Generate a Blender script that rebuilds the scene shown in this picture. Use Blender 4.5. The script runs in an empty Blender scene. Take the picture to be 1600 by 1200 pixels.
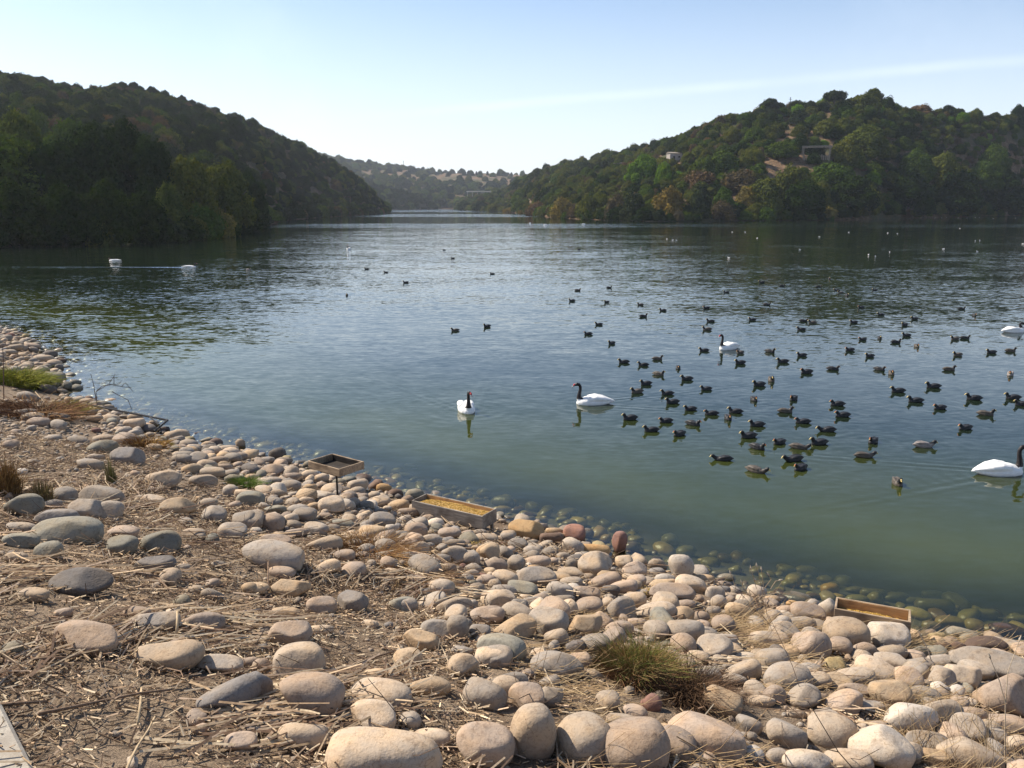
import bpy, math, random
import numpy as np
from mathutils import Vector, Matrix
random.seed(7)
RNG = np.random.default_rng(11)
C = bpy.context.scene.collection
SC = bpy.context.scene

# ------------------------------------------------------------------ camera
FPX = 1331.0            # focal length in pixels of the 1600 px wide photograph
HORIZON = 320.0
PITCH = math.atan((600 - HORIZON) / FPX)
CAM = np.array([0.0, 0.0, 4.6])
cam = bpy.data.objects.new('camera', bpy.data.cameras.new('camera'))
C.objects.link(cam)
cam.data.sensor_width = 36.0
cam.data.lens = 36.0 * FPX / 1600.0
cam.data.clip_start = 0.05
cam.data.clip_end = 20000
cam.location = CAM
cam.rotation_euler = (math.pi / 2 - PITCH, 0, 0)
SC.camera = cam

# ------------------------------------------------------------------ sky, sun, exposure
SUN_EL, SUN_AZ = math.radians(45), math.radians(-62)      # azimuth from the view direction, minus = to the left
world = bpy.data.worlds.new('World'); SC.world = world
world.use_nodes = True
wt = world.node_tree; wt.nodes.clear()
W = wt.nodes.new
sky = W('ShaderNodeTexSky'); sky.sky_type = 'NISHITA'; sky.sun_disc = False
sky.sun_elevation = SUN_EL; sky.sun_rotation = SUN_AZ
sky.air_density = 1.0; sky.dust_density = 0.8; sky.ozone_density = 3.2
bg = W('ShaderNodeBackground'); bg.inputs['Strength'].default_value = 0.10
out = W('ShaderNodeOutputWorld')
wt.links.new(bg.outputs[0], out.inputs[0])
SKYMIX = sky                                               # the vapour trail is mixed in below

sun = bpy.data.objects.new('sun', bpy.data.lights.new('sun', 'SUN'))
C.objects.link(sun)
sun.data.energy = 5.0; sun.data.angle = math.radians(0.5); sun.data.color = (1.0, 0.90, 0.76)
SUN_DIR = Vector((math.sin(SUN_AZ) * math.cos(SUN_EL), math.cos(SUN_AZ) * math.cos(SUN_EL), math.sin(SUN_EL)))
sun.rotation_euler = (-SUN_DIR).to_track_quat('-Z', 'Y').to_euler()
sun.location = (-20, 20, 60)

SC.view_settings.view_transform = 'Standard'
SC.view_settings.look = 'None'
SC.view_settings.exposure = 0.68
SC.view_settings.gamma = 1.0
SC.view_settings.use_curve_mapping = False
SC.cycles.volume_bounces = 0
SC.cycles.max_bounces = 7
SC.cycles.diffuse_bounces = 2
SC.cycles.glossy_bounces = 2
SC.cycles.transparent_max_bounces = 10

# ------------------------------------------------------------------ projection helpers (photograph pixel -> place)
cp, sp = math.cos(PITCH), math.sin(PITCH)
def ray(u, v):
    a, b = (u - 800) / FPX, (600 - v) / FPX
    d = np.array([a, b * sp + cp, b * cp - sp])
    return d / np.linalg.norm(d)
def to_plane(u, v, z=0.0):
    d = ray(u, v); t = (z - CAM[2]) / d[2]
    return CAM + d * t
def project(p):
    q = np.asarray(p, float) - CAM
    x, y, z = q[..., 0], q[..., 1], q[..., 2]
    dep = y * cp - z * sp
    up = y * sp + z * cp
    return 800 + FPX * x / dep, 600 - FPX * up / dep, dep
def at_dist(u, v, y):
    """point on the ray of pixel (u, v) at forward distance y"""
    d = ray(u, v)
    return CAM + d * (y / d[1])

# ------------------------------------------------------------------ object helpers
def mesh_np(name, verts, faces, mat=None, smooth=True, parent=None, tint=None, link=True, extra=None):
    """verts (n,3); faces: (m,k) array or list of lists"""
    me = bpy.data.meshes.new(name)
    verts = np.asarray(verts, dtype=np.float32)
    if isinstance(faces, np.ndarray):
        m, k = faces.shape
        me.vertices.add(len(verts)); me.vertices.foreach_set('co', verts.ravel())
        me.loops.add(m * k); me.loops.foreach_set('vertex_index', faces.astype(np.int32).ravel())
        me.polygons.add(m); me.polygons.foreach_set('loop_start', np.arange(0, m * k, k, dtype=np.int32))
        me.polygons.foreach_set('loop_total', np.full(m, k, dtype=np.int32))
        me.update(calc_edges=True)
    else:
        me.from_pydata([tuple(v) for v in verts], [], faces)
        me.update()
    me.polygons.foreach_set('use_smooth', np.full(len(me.polygons), smooth, dtype=bool))
    if tint is not None:
        a = me.color_attributes.new('tint', 'FLOAT_COLOR', 'POINT')
        t = np.ones((len(verts), 4), dtype=np.float32); t[:, :3] = tint
        a.data.foreach_set('color', t.ravel())
    if extra:
        for k_, arr in extra.items():
            a = me.attributes.new(k_, 'FLOAT', 'POINT'); a.data.foreach_set('value', np.asarray(arr, dtype=np.float32))
    if mat is not None:
        for m_ in (mat if isinstance(mat, (list, tuple)) else [mat]): me.materials.append(m_)
    if not link: return me
    o = bpy.data.objects.new(name, me); C.objects.link(o)
    if parent is not None: o.parent = parent
    return o
def put(name, me, parent=None, loc=None, rot=None, scale=None, color=None):
    o = bpy.data.objects.new(name, me); C.objects.link(o)
    if parent is not None: o.parent = parent
    if loc is not None: o.location = loc
    if rot is not None: o.rotation_euler = rot
    if scale is not None: o.scale = scale
    if color is not None: o.color = (*color[:3], 1)
    return o
def empty(name, loc, rz=0.0):
    o = bpy.data.objects.new(name, None); C.objects.link(o)
    o.location = loc; o.rotation_euler = (0, 0, rz); o.empty_display_size = .2
    return o
def tag(o, label=None, cat=None, group=None, kind=None):
    if label: o['label'] = label
    if cat: o['category'] = cat
    if group: o['group'] = group
    if kind: o['kind'] = kind
    return o
def copy_tree(o, parent=None):
    c = o.copy(); C.objects.link(c)
    if parent is not None: c.parent = parent
    for ch in o.children: copy_tree(ch, c)
    return c
class MB:
    """collects simple solids into one mesh"""
    def __init__(s): s.v = []; s.f = []; s.t = []
    def add(s, verts, faces, tint=(1, 1, 1)):
        n = len(s.v); s.v += [tuple(p) for p in verts]; s.f += [[i + n for i in f] for f in faces]; s.t += [tint] * len(verts)
    def box(s, cx, cy, cz, sx, sy, sz, M=None, tint=(1, 1, 1), bev=0.0):
        x, y, z = sx / 2, sy / 2, sz / 2
        b = min(bev, x * .9, y * .9, z * .9)
        if b <= 0:
            vs = [Vector((cx + i * x, cy + j * y, cz + k * z)) for k in (-1, 1) for j in (-1, 1) for i in (-1, 1)]
            fs = [[0, 2, 3, 1], [4, 5, 7, 6], [0, 1, 5, 4], [2, 6, 7, 3], [0, 4, 6, 2], [1, 3, 7, 5]]
        else:
            import bmesh
            bm = bmesh.new(); bmesh.ops.create_cube(bm, size=1)
            for v in bm.verts: v.co = Vector((v.co.x * sx, v.co.y * sy, v.co.z * sz))
            bmesh.ops.bevel(bm, geom=list(bm.edges), offset=b, segments=1, affect='EDGES')
            bm.verts.index_update()
            vs = [v.co + Vector((cx, cy, cz)) for v in bm.verts]; fs = [[v.index for v in f.verts] for f in bm.faces]; bm.free()
        if M is not None: vs = [M @ v for v in vs]
        s.add(vs, fs, tint)
    def tube(s, pts, rad, n=8, tint=(1, 1, 1), cap=True):
        pts = [Vector(p) for p in pts]
        if not hasattr(rad, '__len__'): rad = [rad] * len(pts)
        vs, fs = [], []
        prev = None
        for i, p in enumerate(pts):
            d = (pts[min(i + 1, len(pts) - 1)] - pts[max(i - 1, 0)]).normalized()
            if prev is None:
                a = d.cross(Vector((0, 0, 1)))
                if a.length < .1: a = d.cross(Vector((0, 1, 0)))
                a.normalize()
            else:
                a = (prev - d * prev.dot(d)).normalized()
            prev = a; b = d.cross(a)
            for k in range(n):
                t = 2 * math.pi * k / n
                vs.append(p + (a * math.cos(t) + b * math.sin(t)) * rad[i])
        for i in range(len(pts) - 1):
            for k in range(n):
                fs.append([i * n + k, i * n + (k + 1) % n, (i + 1) * n + (k + 1) % n, (i + 1) * n + k])
        if cap: fs += [list(range(n))[::-1], [(len(pts) - 1) * n + k for k in range(n)]]
        s.add(vs, fs, tint)
    def build(s, name, mat, parent=None, smooth=False):
        return mesh_np(name, np.array(s.v), s.f, mat, smooth, parent, tint=np.array(s.t))

def vnoise(p, freq, seed=0, octaves=3):
    """cheap smooth pseudo noise on (n,2) or (n,3) points, about -1..1"""
    r = np.random.default_rng(seed); p = np.asarray(p, float); d = p.shape[-1]
    out = np.zeros(p.shape[:-1]); amp = 1.0; tot = 0
    for o in range(octaves):
        for _ in range(5):
            k = r.normal(size=d); k = k / np.linalg.norm(k) * freq * r.uniform(.6, 1.4) * 6.283
            out += amp * np.sin(p @ k + r.uniform(0, 6.283)) / 2.3
        tot += amp; amp *= .5; freq *= 2.1
    return out / tot

# ------------------------------------------------------------------ materials
def new_mat(name):
    m = bpy.data.materials.new(name); m.use_nodes = True
    nt = m.node_tree; nt.nodes.clear()
    return m, nt, nt.nodes.new, nt.links.new
def mixrgb(nt, a, b, f, mode='MIX'):
    n = nt.nodes.new('ShaderNodeMix'); n.data_type = 'RGBA'; n.blend_type = mode
    for s, val in ((n.inputs[0], f), (n.inputs[6], a), (n.inputs[7], b)):
        if isinstance(val, bpy.types.NodeSocket): nt.links.new(val, s)
        elif hasattr(val, '__len__'): s.default_value = (*val[:3], 1)
        else: s.default_value = val
    return n.outputs[2]
def math_n(nt, op, a, b=None, clamp=False):
    n = nt.nodes.new('ShaderNodeMath'); n.operation = op; n.use_clamp = clamp
    for s, val in ((n.inputs[0], a), (n.inputs[1], b)):
        if val is None: continue
        if isinstance(val, bpy.types.NodeSocket): nt.links.new(val, s)
        else: s.default_value = val
    return n.outputs[0]
def noise_n(nt, vec, scale, detail=3, rough=.55, out='Fac'):
    n = nt.nodes.new('ShaderNodeTexNoise'); n.inputs['Scale'].default_value = scale
    n.inputs['Detail'].default_value = detail; n.inputs['Roughness'].default_value = rough
    if vec is not None: nt.links.new(vec, n.inputs['Vector'])
    return n.outputs[out]
def ramp(nt, fac, stops, interp='LINEAR'):
    n = nt.nodes.new('ShaderNodeValToRGB'); nt.links.new(fac, n.inputs[0])
    n.color_ramp.interpolation = interp
    e = n.color_ramp.elements
    while len(e) < len(stops): e.new(.5)
    for x, (p, c) in zip(e, stops):
        x.position = p; x.color = (*c[:3], 1) if hasattr(c, '__len__') else (c, c, c, 1)
    return n.outputs[0]
def mapr(nt, v, a, b, c=0., d=1., smooth=False):
    n = nt.nodes.new('ShaderNodeMapRange'); nt.links.new(v, n.inputs[0])
    if smooth: n.interpolation_type = 'SMOOTHSTEP'
    for i, x in enumerate((a, b, c, d)): n.inputs[i + 1].default_value = x
    return n.outputs[0]
def tint_src(nt, kind):
    if kind == 'object':
        return nt.nodes.new('ShaderNodeObjectInfo').outputs['Color']
    n = nt.nodes.new('ShaderNodeAttribute'); n.attribute_name = 'tint'
    n.attribute_type = 'INSTANCER' if kind == 'instancer' else 'GEOMETRY'
    return n.outputs['Color']
def geo_pos(nt): return nt.nodes.new('ShaderNodeNewGeometry').outputs['Position']
def obj_pos(nt): return nt.nodes.new('ShaderNodeTexCoord').outputs['Object']
def bump_n(nt, h, strength, dist, normal=None):
    b = nt.nodes.new('ShaderNodeBump'); nt.links.new(h, b.inputs['Height'])
    b.inputs['Strength'].default_value = strength; b.inputs['Distance'].default_value = dist
    if normal is not None: nt.links.new(normal, b.inputs['Normal'])
    return b.outputs[0]
def principled(nt, col, rough=.8, spec=.3, normal=None):
    b = nt.nodes.new('ShaderNodeBsdfPrincipled'); o = nt.nodes.new('ShaderNodeOutputMaterial')
    nt.links.new(b.outputs[0], o.inputs[0])
    for s, v in ((b.inputs['Base Color'], col), (b.inputs['Roughness'], rough), (b.inputs['Specular IOR Level'], spec)):
        if isinstance(v, bpy.types.NodeSocket): nt.links.new(v, s)
        elif hasattr(v, '__len__'): s.default_value = (*v[:3], 1)
        else: s.default_value = v
    if normal is not None: nt.links.new(normal, b.inputs['Normal'])
    return b

def stone_mat(name, kind):
    m, nt, N, L = new_mat(name)
    p = geo_pos(nt); base = tint_src(nt, kind)
    big = noise_n(nt, p, 5.0, 3); fine = noise_n(nt, p, 60, 3, .65); mott = noise_n(nt, p, 17, 4, .6)
    c = mixrgb(nt, base, mixrgb(nt, base, (1.18, 1.06, .9), 1.0, 'MULTIPLY'), mapr(nt, big, .4, .65))
    c = mixrgb(nt, c, mixrgb(nt, c, (.70, .67, .65), 1.0, 'MULTIPLY'), mapr(nt, mott, .52, .72))
    c = mixrgb(nt, c, mixrgb(nt, c, (.78, .78, .78), 1., 'MULTIPLY'), mapr(nt, fine, .52, .68))
    # lichen and mineral specks
    vor = N('ShaderNodeTexVoronoi'); vor.inputs['Scale'].default_value = 38; L(p, vor.inputs['Vector'])
    sp_ = math_n(nt, 'MULTIPLY', mapr(nt, vor.outputs['Distance'], .16, .1), mapr(nt, big, .55, .62), True)
    c = mixrgb(nt, c, mixrgb(nt, c, (.5, .48, .46), 1., 'MULTIPLY'), sp_)
    # wet line of the lake: stones are dark and shiny up to a hand above the water, slimy below it
    sep = N('ShaderNodeSeparateXYZ'); L(p, sep.inputs[0])
    crk = N('ShaderNodeTexVoronoi'); crk.feature = 'DISTANCE_TO_EDGE'; crk.inputs['Scale'].default_value = 4.5; L(noise_n(nt, p, 3.0, 3, .6, 'Color'), crk.inputs['Vector'])
    c = mixrgb(nt, c, mixrgb(nt, c, (.72, .68, .64), 1., 'MULTIPLY'), mapr(nt, crk.outputs['Distance'], .012, .003))
    zz = math_n(nt, 'ADD', sep.outputs['Z'], math_n(nt, 'MULTIPLY', math_n(nt, 'SUBTRACT', big, .5), .12))
    wet = mapr(nt, zz, .07, .0)
    c = mixrgb(nt, c, mixrgb(nt, c, (.5, .46, .4), 1., 'MULTIPLY'), wet)
    slime = mapr(nt, zz, -.03, -.16)
    c = mixrgb(nt, c, mixrgb(nt, c, (1.7, 1.75, .8), 1., 'MULTIPLY'), slime)
    h = math_n(nt, 'ADD', math_n(nt, 'MULTIPLY', mott, .6), math_n(nt, 'MULTIPLY', fine, .25))
    rough = mapr(nt, wet, 0, 1, .85, .28)
    principled(nt, c, rough, .35, bump_n(nt, h, .6, .02))
    return m
M_STONE = stone_mat('cobble_stone', 'object')
M_STONE_V = stone_mat('cobble_stone_mass', 'vertex')

def leaf_mat(name, kind):
    m, nt, N, L = new_mat(name)
    base = tint_src(nt, kind); p = geo_pos(nt)
    n1 = noise_n(nt, p, .45, 3); n2 = noise_n(nt, p, 2.5, 2)
    oi = N('ShaderNodeObjectInfo').outputs['Random']
    c = mixrgb(nt, base, mixrgb(nt, base, (1.5, 1.35, .75), 1., 'MULTIPLY'), mapr(nt, n1, .45, .65))
    c = mixrgb(nt, c, mixrgb(nt, c, (.55, .62, .7), 1., 'MULTIPLY'), mapr(nt, n2, .5, .68))
    c = mixrgb(nt, c, mixrgb(nt, c, (1.25, 1.05, 1.0), 1., 'MULTIPLY'), oi)
    d = N('ShaderNodeBsdfDiffuse'); t = N('ShaderNodeBsdfTranslucent'); mx = N('ShaderNodeMixShader'); o = N('ShaderNodeOutputMaterial')
    L(c, d.inputs[0]); L(mixrgb(nt, c, (1.1, 1.15, .5), 1., 'MULTIPLY'), t.inputs[0]); mx.inputs[0].default_value = .14
    L(d.outputs[0], mx.inputs[1]); L(t.outputs[0], mx.inputs[2]); L(mx.outputs[0], o.inputs[0])
    return m
M_LEAF = leaf_mat('foliage', 'object')
M_LEAF_I = leaf_mat('foliage_woods', 'instancer')
M_BLADE = leaf_mat('grass_blades', 'vertex')

def wood_mat(name, c0, c1, scale=(3, 30, 30)):
    m, nt, N, L = new_mat(name)
    mp = N('ShaderNodeMapping'); L(obj_pos(nt), mp.inputs[0]); mp.inputs['Scale'].default_value = scale
    g = noise_n(nt, mp.outputs[0], 1.5, 5, .65); b = noise_n(nt, obj_pos(nt), 4, 3)
    c = mixrgb(nt, c0, c1, mapr(nt, g, .35, .68)); c = mixrgb(nt, c, mixrgb(nt, c, (.55, .52, .5), 1., 'MULTIPLY'), mapr(nt, b, .5, .7))
    principled(nt, c, .85, .2, bump_n(nt, g, .6, .01))
    return m
M_WOOD = wood_mat('weathered_board', (.42, .31, .20), (.2, .145, .1))
M_WOOD_IN = wood_mat('orange_stained_board', (.62, .38, .18), (.42, .24, .11))
M_WOOD_G = wood_mat('grey_board', (.34, .30, .25), (.2, .17, .14))
M_BARK = wood_mat('bark', (.12, .1, .08), (.06, .05, .04), (8, 8, 2))
M_DARK = wood_mat('dark_board', (.05, .04, .033), (.03, .025, .02))

def plain_mat(name, col, rough=.8, var=.3, scale=20, spec=.3, metal=0):
    m, nt, N, L = new_mat(name)
    n = noise_n(nt, obj_pos(nt), scale, 3)
    b = principled(nt, mixrgb(nt, col, [x * (1 - var) for x in col], mapr(nt, n, .35, .65)), rough, spec)
    b.inputs['Metallic'].default_value = metal
    return m
def vert_mat(name, rough=.85):
    m, nt, N, L = new_mat(name)
    n = noise_n(nt, geo_pos(nt), 40, 2); base = tint_src(nt, 'vertex')
    principled(nt, mixrgb(nt, base, mixrgb(nt, base, (.7, .68, .65), 1., 'MULTIPLY'), mapr(nt, n, .4, .65)), rough, .2)
    return m
M_STRAW = vert_mat('dry_straw')
M_CORN = vert_mat('maize_grain', .7)
# ------------------------------------------------------------------ vapour trail in the sky (part of the world)
def sky_trail():
    nt = wt; N = W
    tc = N('ShaderNodeTexCoord'); d = tc.outputs['Generated']
    a, b = ray(560, 183), ray(1600, 94)
    n = np.cross(a, b); n /= np.linalg.norm(n); along = b - a * np.dot(a, b); along /= np.linalg.norm(along)
    def dot(vec):
        q = N('ShaderNodeVectorMath'); q.operation = 'DOT_PRODUCT'; nt.links.new(d, q.inputs[0]); q.inputs[1].default_value = tuple(vec); return q.outputs['Value']
    nz = noise_n(nt, d, 14, 4, .6)
    off = math_n(nt, 'ADD', dot(n), math_n(nt, 'MULTIPLY', math_n(nt, 'SUBTRACT', nz, .5), .006))
    k = mapr(nt, math_n(nt, 'ABSOLUTE', off), .0085, .0, 0, 1, True)
    al = mapr(nt, dot(along), -.06, .25, 0, 1, True)
    k = math_n(nt, 'MULTIPLY', math_n(nt, 'MULTIPLY', k, al), mapr(nt, noise_n(nt, d, 6, 3), .3, .6, .4, 1.))
    wisp = mapr(nt, noise_n(nt, d, 3.2, 5, .6), .55, .8, 0, .08, True)
    k = math_n(nt, 'ADD', math_n(nt, 'MULTIPLY', k, .16), wisp)
    sz_ = N('ShaderNodeSeparateXYZ'); nt.links.new(d, sz_.inputs[0])
    low = mapr(nt, sz_.outputs[2], .0, .30, .50, .0, True)
    base = mixrgb(nt, sky.outputs[0], (8.0, 8.3, 9.3), low)
    col = mixrgb(nt, base, (10.0, 10.3, 10.8), k)
    nt.links.new(col, bg.inputs[0])
sky_trail()

# ------------------------------------------------------------------ the near bank and the lake bed
SHORE_PX = [(0, 512), (45, 530), (78, 560), (98, 590), (108, 622), (150, 636), (185, 645), (232, 668), (300, 690), (370, 702), (440, 716), (482, 733), (545, 752), (600, 768),
            (650, 781), (720, 800), (790, 812), (850, 828), (905, 842), (950, 862), (1000, 882), (1060, 898), (1130, 908), (1200, 932), (1280, 950), (1360, 976),
            (1440, 992), (1520, 1000), (1600, 1006)]
_sh = np.array([to_plane(u, v, 0)[:2] for u, v in SHORE_PX])
_sh = np.vstack([[-75, 60], [-45, 47], [-28, 39], _sh, [8.5, 7.6], [14, 5], [30, -3], [60, -20]])
for _ in range(1):      # one round of corner cutting
    q = _sh[:-1] * .75 + _sh[1:] * .25; r = _sh[:-1] * .25 + _sh[1:] * .75
    _sh = np.vstack([_sh[:1], np.stack([q, r], 1).reshape(-1, 2), _sh[-1:]])
SHORE = _sh
def shore_dist_exact(P):
    """signed distance to the waterline, plus = land (towards the camera)"""
    P = np.asarray(P, float).reshape(-1, 2)
    best = np.full(len(P), 1e9); sgn = np.ones(len(P))
    for a, b in zip(SHORE[:-1], SHORE[1:]):
        e = b - a; t = np.clip(((P - a) @ e) / (e @ e), 0, 1)
        q = P - (a + t[:, None] * e); d = np.hypot(q[:, 0], q[:, 1])
        cr = e[0] * (P[:, 1] - a[1]) - e[1] * (P[:, 0] - a[0])
        m = d < best; best[m] = d[m]; sgn[m] = np.where(cr[m] < 0, 1, -1)
    return best * sgn
def bank_h_exact(P):
    P = np.asarray(P, float).reshape(-1, 2); s = shore_dist_exact(P)
    land = np.where(s < 9.5, .265 * s, .265 * 9.5 + (s - 9.5) * .06)
    wat = -.24 * -s; wat = np.maximum(wat, -2.6)
    h = np.where(s > 0, land, wat)
    h = h + vnoise(P, .35, 3, 3) * .05 * np.clip((s + 1) / 2, .3, 1)
    return h - .03
# tables of both, for speed
TB = dict(x0=-30., y0=0., st=.1, nx=450, ny=400)
_gx, _gy = np.meshgrid(TB['x0'] + TB['st'] * np.arange(TB['nx']), TB['y0'] + TB['st'] * np.arange(TB['ny']))
_gp = np.stack([_gx.ravel(), _gy.ravel()], 1)
TB_S = shore_dist_exact(_gp).reshape(TB['ny'], TB['nx']); TB_H = bank_h_exact(_gp).reshape(TB['ny'], TB['nx'])
def _lookup(P, T, exact):
    P = np.asarray(P, float).reshape(-1, 2)
    fx = (P[:, 0] - TB['x0']) / TB['st']; fy = (P[:, 1] - TB['y0']) / TB['st']
    inside = (fx >= 0) & (fx < TB['nx'] - 1) & (fy >= 0) & (fy < TB['ny'] - 1)
    cx = np.clip(fx, 0, TB['nx'] - 1.001); cy = np.clip(fy, 0, TB['ny'] - 1.001)
    i = cx.astype(int); j = cy.astype(int); a = cx - i; b = cy - j
    r = (T[j, i] * (1 - a) + T[j, i + 1] * a) * (1 - b) + (T[j + 1, i] * (1 - a) + T[j + 1, i + 1] * a) * b
    if not inside.all():
        o = ~inside
        if len(P) > 3000 or o.sum() < 50000: r[o] = exact(P[o])
    return r
def shore_dist(P): return _lookup(P, TB_S, shore_dist_exact)
def bank_h(P): return _lookup(P, TB_H, bank_h_exact)
def bank_hit(u, v, lift=0.0):
    d = ray(u, v); lo, hi = .5, 200.
    ts = np.linspace(1.0, 46, 500); P = CAM + ts[:, None] * d
    below = P[:, 2] - lift < bank_h(P[:, :2])
    i = int(np.argmax(below)) if below.any() else len(ts) - 1
    lo, hi = ts[max(i - 1, 0)], ts[i]
    for _ in range(14):
        m = (lo + hi) / 2; p = CAM + m * d
        if p[2] - lift < bank_h(p[:2])[0]: hi = m
        else: lo = m
    return CAM + hi * d

def grid(xs, ys):
    X, Y = np.meshgrid(xs, ys); n, m = X.shape
    P = np.stack([X.ravel(), Y.ravel()], 1)
    i = np.arange((n - 1) * (m - 1)); r, c = i // (m - 1), i % (m - 1); a = r * m + c
    F = np.stack([a, a + 1, a + m + 1, a + m], 1)
    return P, F
def dense_axis(a, b, c, d, fine, coarse):
    return np.concatenate([np.arange(a, b, coarse), np.arange(b, c, fine), np.arange(c, d + coarse, coarse)])

m, nt, N, L = new_mat('dry_bank_soil')
p = geo_pos(nt)
n1 = noise_n(nt, p, .9, 4); n2 = noise_n(nt, p, 9, 5, .7); n3 = noise_n(nt, p, 70, 4, .7)
c = ramp(nt, n2, [(.3, (.15, .108, .072)), (.5, (.30, .22, .145)), (.7, (.42, .32, .21))])
c = mixrgb(nt, c, ramp(nt, n3, [(.35, (.06, .045, .035)), (.55, (.24, .18, .125)), (.7, (.44, .34, .235))]), .6)
c = mixrgb(nt, c, mixrgb(nt, c, (.75, .7, .66), 1., 'MULTIPLY'), mapr(nt, n1, .45, .6))
sep = N('ShaderNodeSeparateXYZ'); L(p, sep.inputs[0])
c = mixrgb(nt, c, (.11, .10, .055), mapr(nt, sep.outputs['Z'], .06, -.12))
principled(nt, c, .9, .2, bump_n(nt, math_n(nt, 'ADD', n2, math_n(nt, 'MULTIPLY', n3, .5)), .9, .05))
M_SOIL = m
P, F = grid(dense_axis(-80, -22, 9, 60, .16, 2.), dense_axis(-20, 1.5, 34, 70, .16, 2.))
h = bank_h(P); h += vnoise(P, 2.2, 5, 2) * .012
ground = mesh_np('ground', np.column_stack([P, h]), F, M_SOIL); tag(ground, kind='structure')

# deep lake bed and far land underneath everything
P, F = grid(np.array([-1250, -80, 60, 1250.]), np.array([-90, 69.5, 2090.]))
m, nt, N, L = new_mat('lake_mud'); principled(nt, (.05, .05, .03), .9, .1)
bed = mesh_np('lake_bed', np.column_stack([P, np.full(len(P), -2.75)]), F, m); tag(bed, kind='structure')

# ------------------------------------------------------------------ hills round the lake
class Hill:
    """a ridge: for each bearing (column u of the far landscape) a shoreline distance, a crest distance and a crest height"""
    def __init__(s, name, keys, mat, power=1.15, rough=1.0, seed=1, veg=4.0, back=.35, side=None):
        s.name, s.power, s.rough, s.seed, s.back = name, power, rough, seed, back
        k = np.array(keys, float)          # u, v_shore, crest distance (forward), v_crest (tops of the plants)
        s.u = k[:, 0]
        s.d0 = np.array([to_plane(800, v, 0)[1] for v in k[:, 1]])
        s.d1 = k[:, 2]
        s.zc = np.array([at_dist(800, v, y)[2] for v, y in zip(k[:, 3], k[:, 2])]) - veg
    def params(s, u):
        return np.interp(u, s.u, s.d0), np.interp(u, s.u, s.d1), np.interp(u, s.u, s.zc)
    def z_at(s, u, y):
        d0, d1, zc = s.params(u)
        t = (y - d0) / (d1 - d0)
        up = zc * (np.clip(t, 0, 1) ** s.power * (1.35 - .35 * np.clip(t, 0, 1) ** 2))
        dn = zc * np.cos(np.clip((t - 1) / 1.2, 0, 1) * 1.3)
        z = np.where(t <= 1, up, dn); z = np.where(t < 0, t * 12 - .3, z)
        x = y * (u - 800) * cp / FPX
        z = z + s.rough * np.clip(t * 3, 0, 1) * vnoise(np.stack([x, y], -1), 1 / 55., s.seed, 4) * np.minimum(3.0, zc * .06 + .3)
        return z
    def build(s, mat, nu=170, nt_=90):
        us = np.linspace(s.u[0], s.u[-1], nu); ts = np.concatenate([np.linspace(-.2, 1, nt_), np.linspace(1.05, 1.6, 10)])
        U, T = np.meshgrid(us, ts); d0, d1, zc = s.params(U)
        Y = d0 + T * (d1 - d0); X = Y * (U - 800) * cp / FPX; Z = s.z_at(U, Y)
        n, m_ = U.shape; i = np.arange((n - 1) * (m_ - 1)); r, c = i // (m_ - 1), i % (m_ - 1); a = r * m_ + c
        o = mesh_np(s.name, np.stack([X, Y, Z], -1).reshape(-1, 3), np.stack([a, a + 1, a + m_ + 1, a + m_], 1), mat)
        tag(o, kind='structure'); s.o = o
        return o
    def hit(s, u, v):
        """place on the slope seen at pixel (u, v)"""
        d0, d1, zc = s.params(u)
        ys = np.linspace(d0 * .98, d1 * 1.12, 400)
        g = s.z_at(np.full(400, float(u)), ys)
        r = ray(u, v); zr = CAM[2] + r[2] / r[1] * ys
        ok = g >= zr
        i = int(np.argmax(ok)) if ok.any() else int(np.argmin(zr - g))
        return np.array([ys[i] * (u - 800) * cp / FPX, ys[i], g[i]])

m, nt, N, L = new_mat('dry_hillside')
p = geo_pos(nt)
n1 = noise_n(nt, p, .035, 4); n2 = noise_n(nt, p, .4, 5, .7)
c = ramp(nt, n2, [(.3, (.085, .052, .030)), (.5, (.175, .11, .067)), (.7, (.25, .175, .11))])
c = mixrgb(nt, c, (.06, .065, .03), mapr(nt, n1, .48, .62))
c = mixrgb(nt, c, (.05, .055, .03), mapr(nt, noise_n(nt, p, 1.2, 3), .52, .66))
principled(nt, c, .95, .1, bump_n(nt, n2, .8, 1.0))
M_HILL = m

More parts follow.
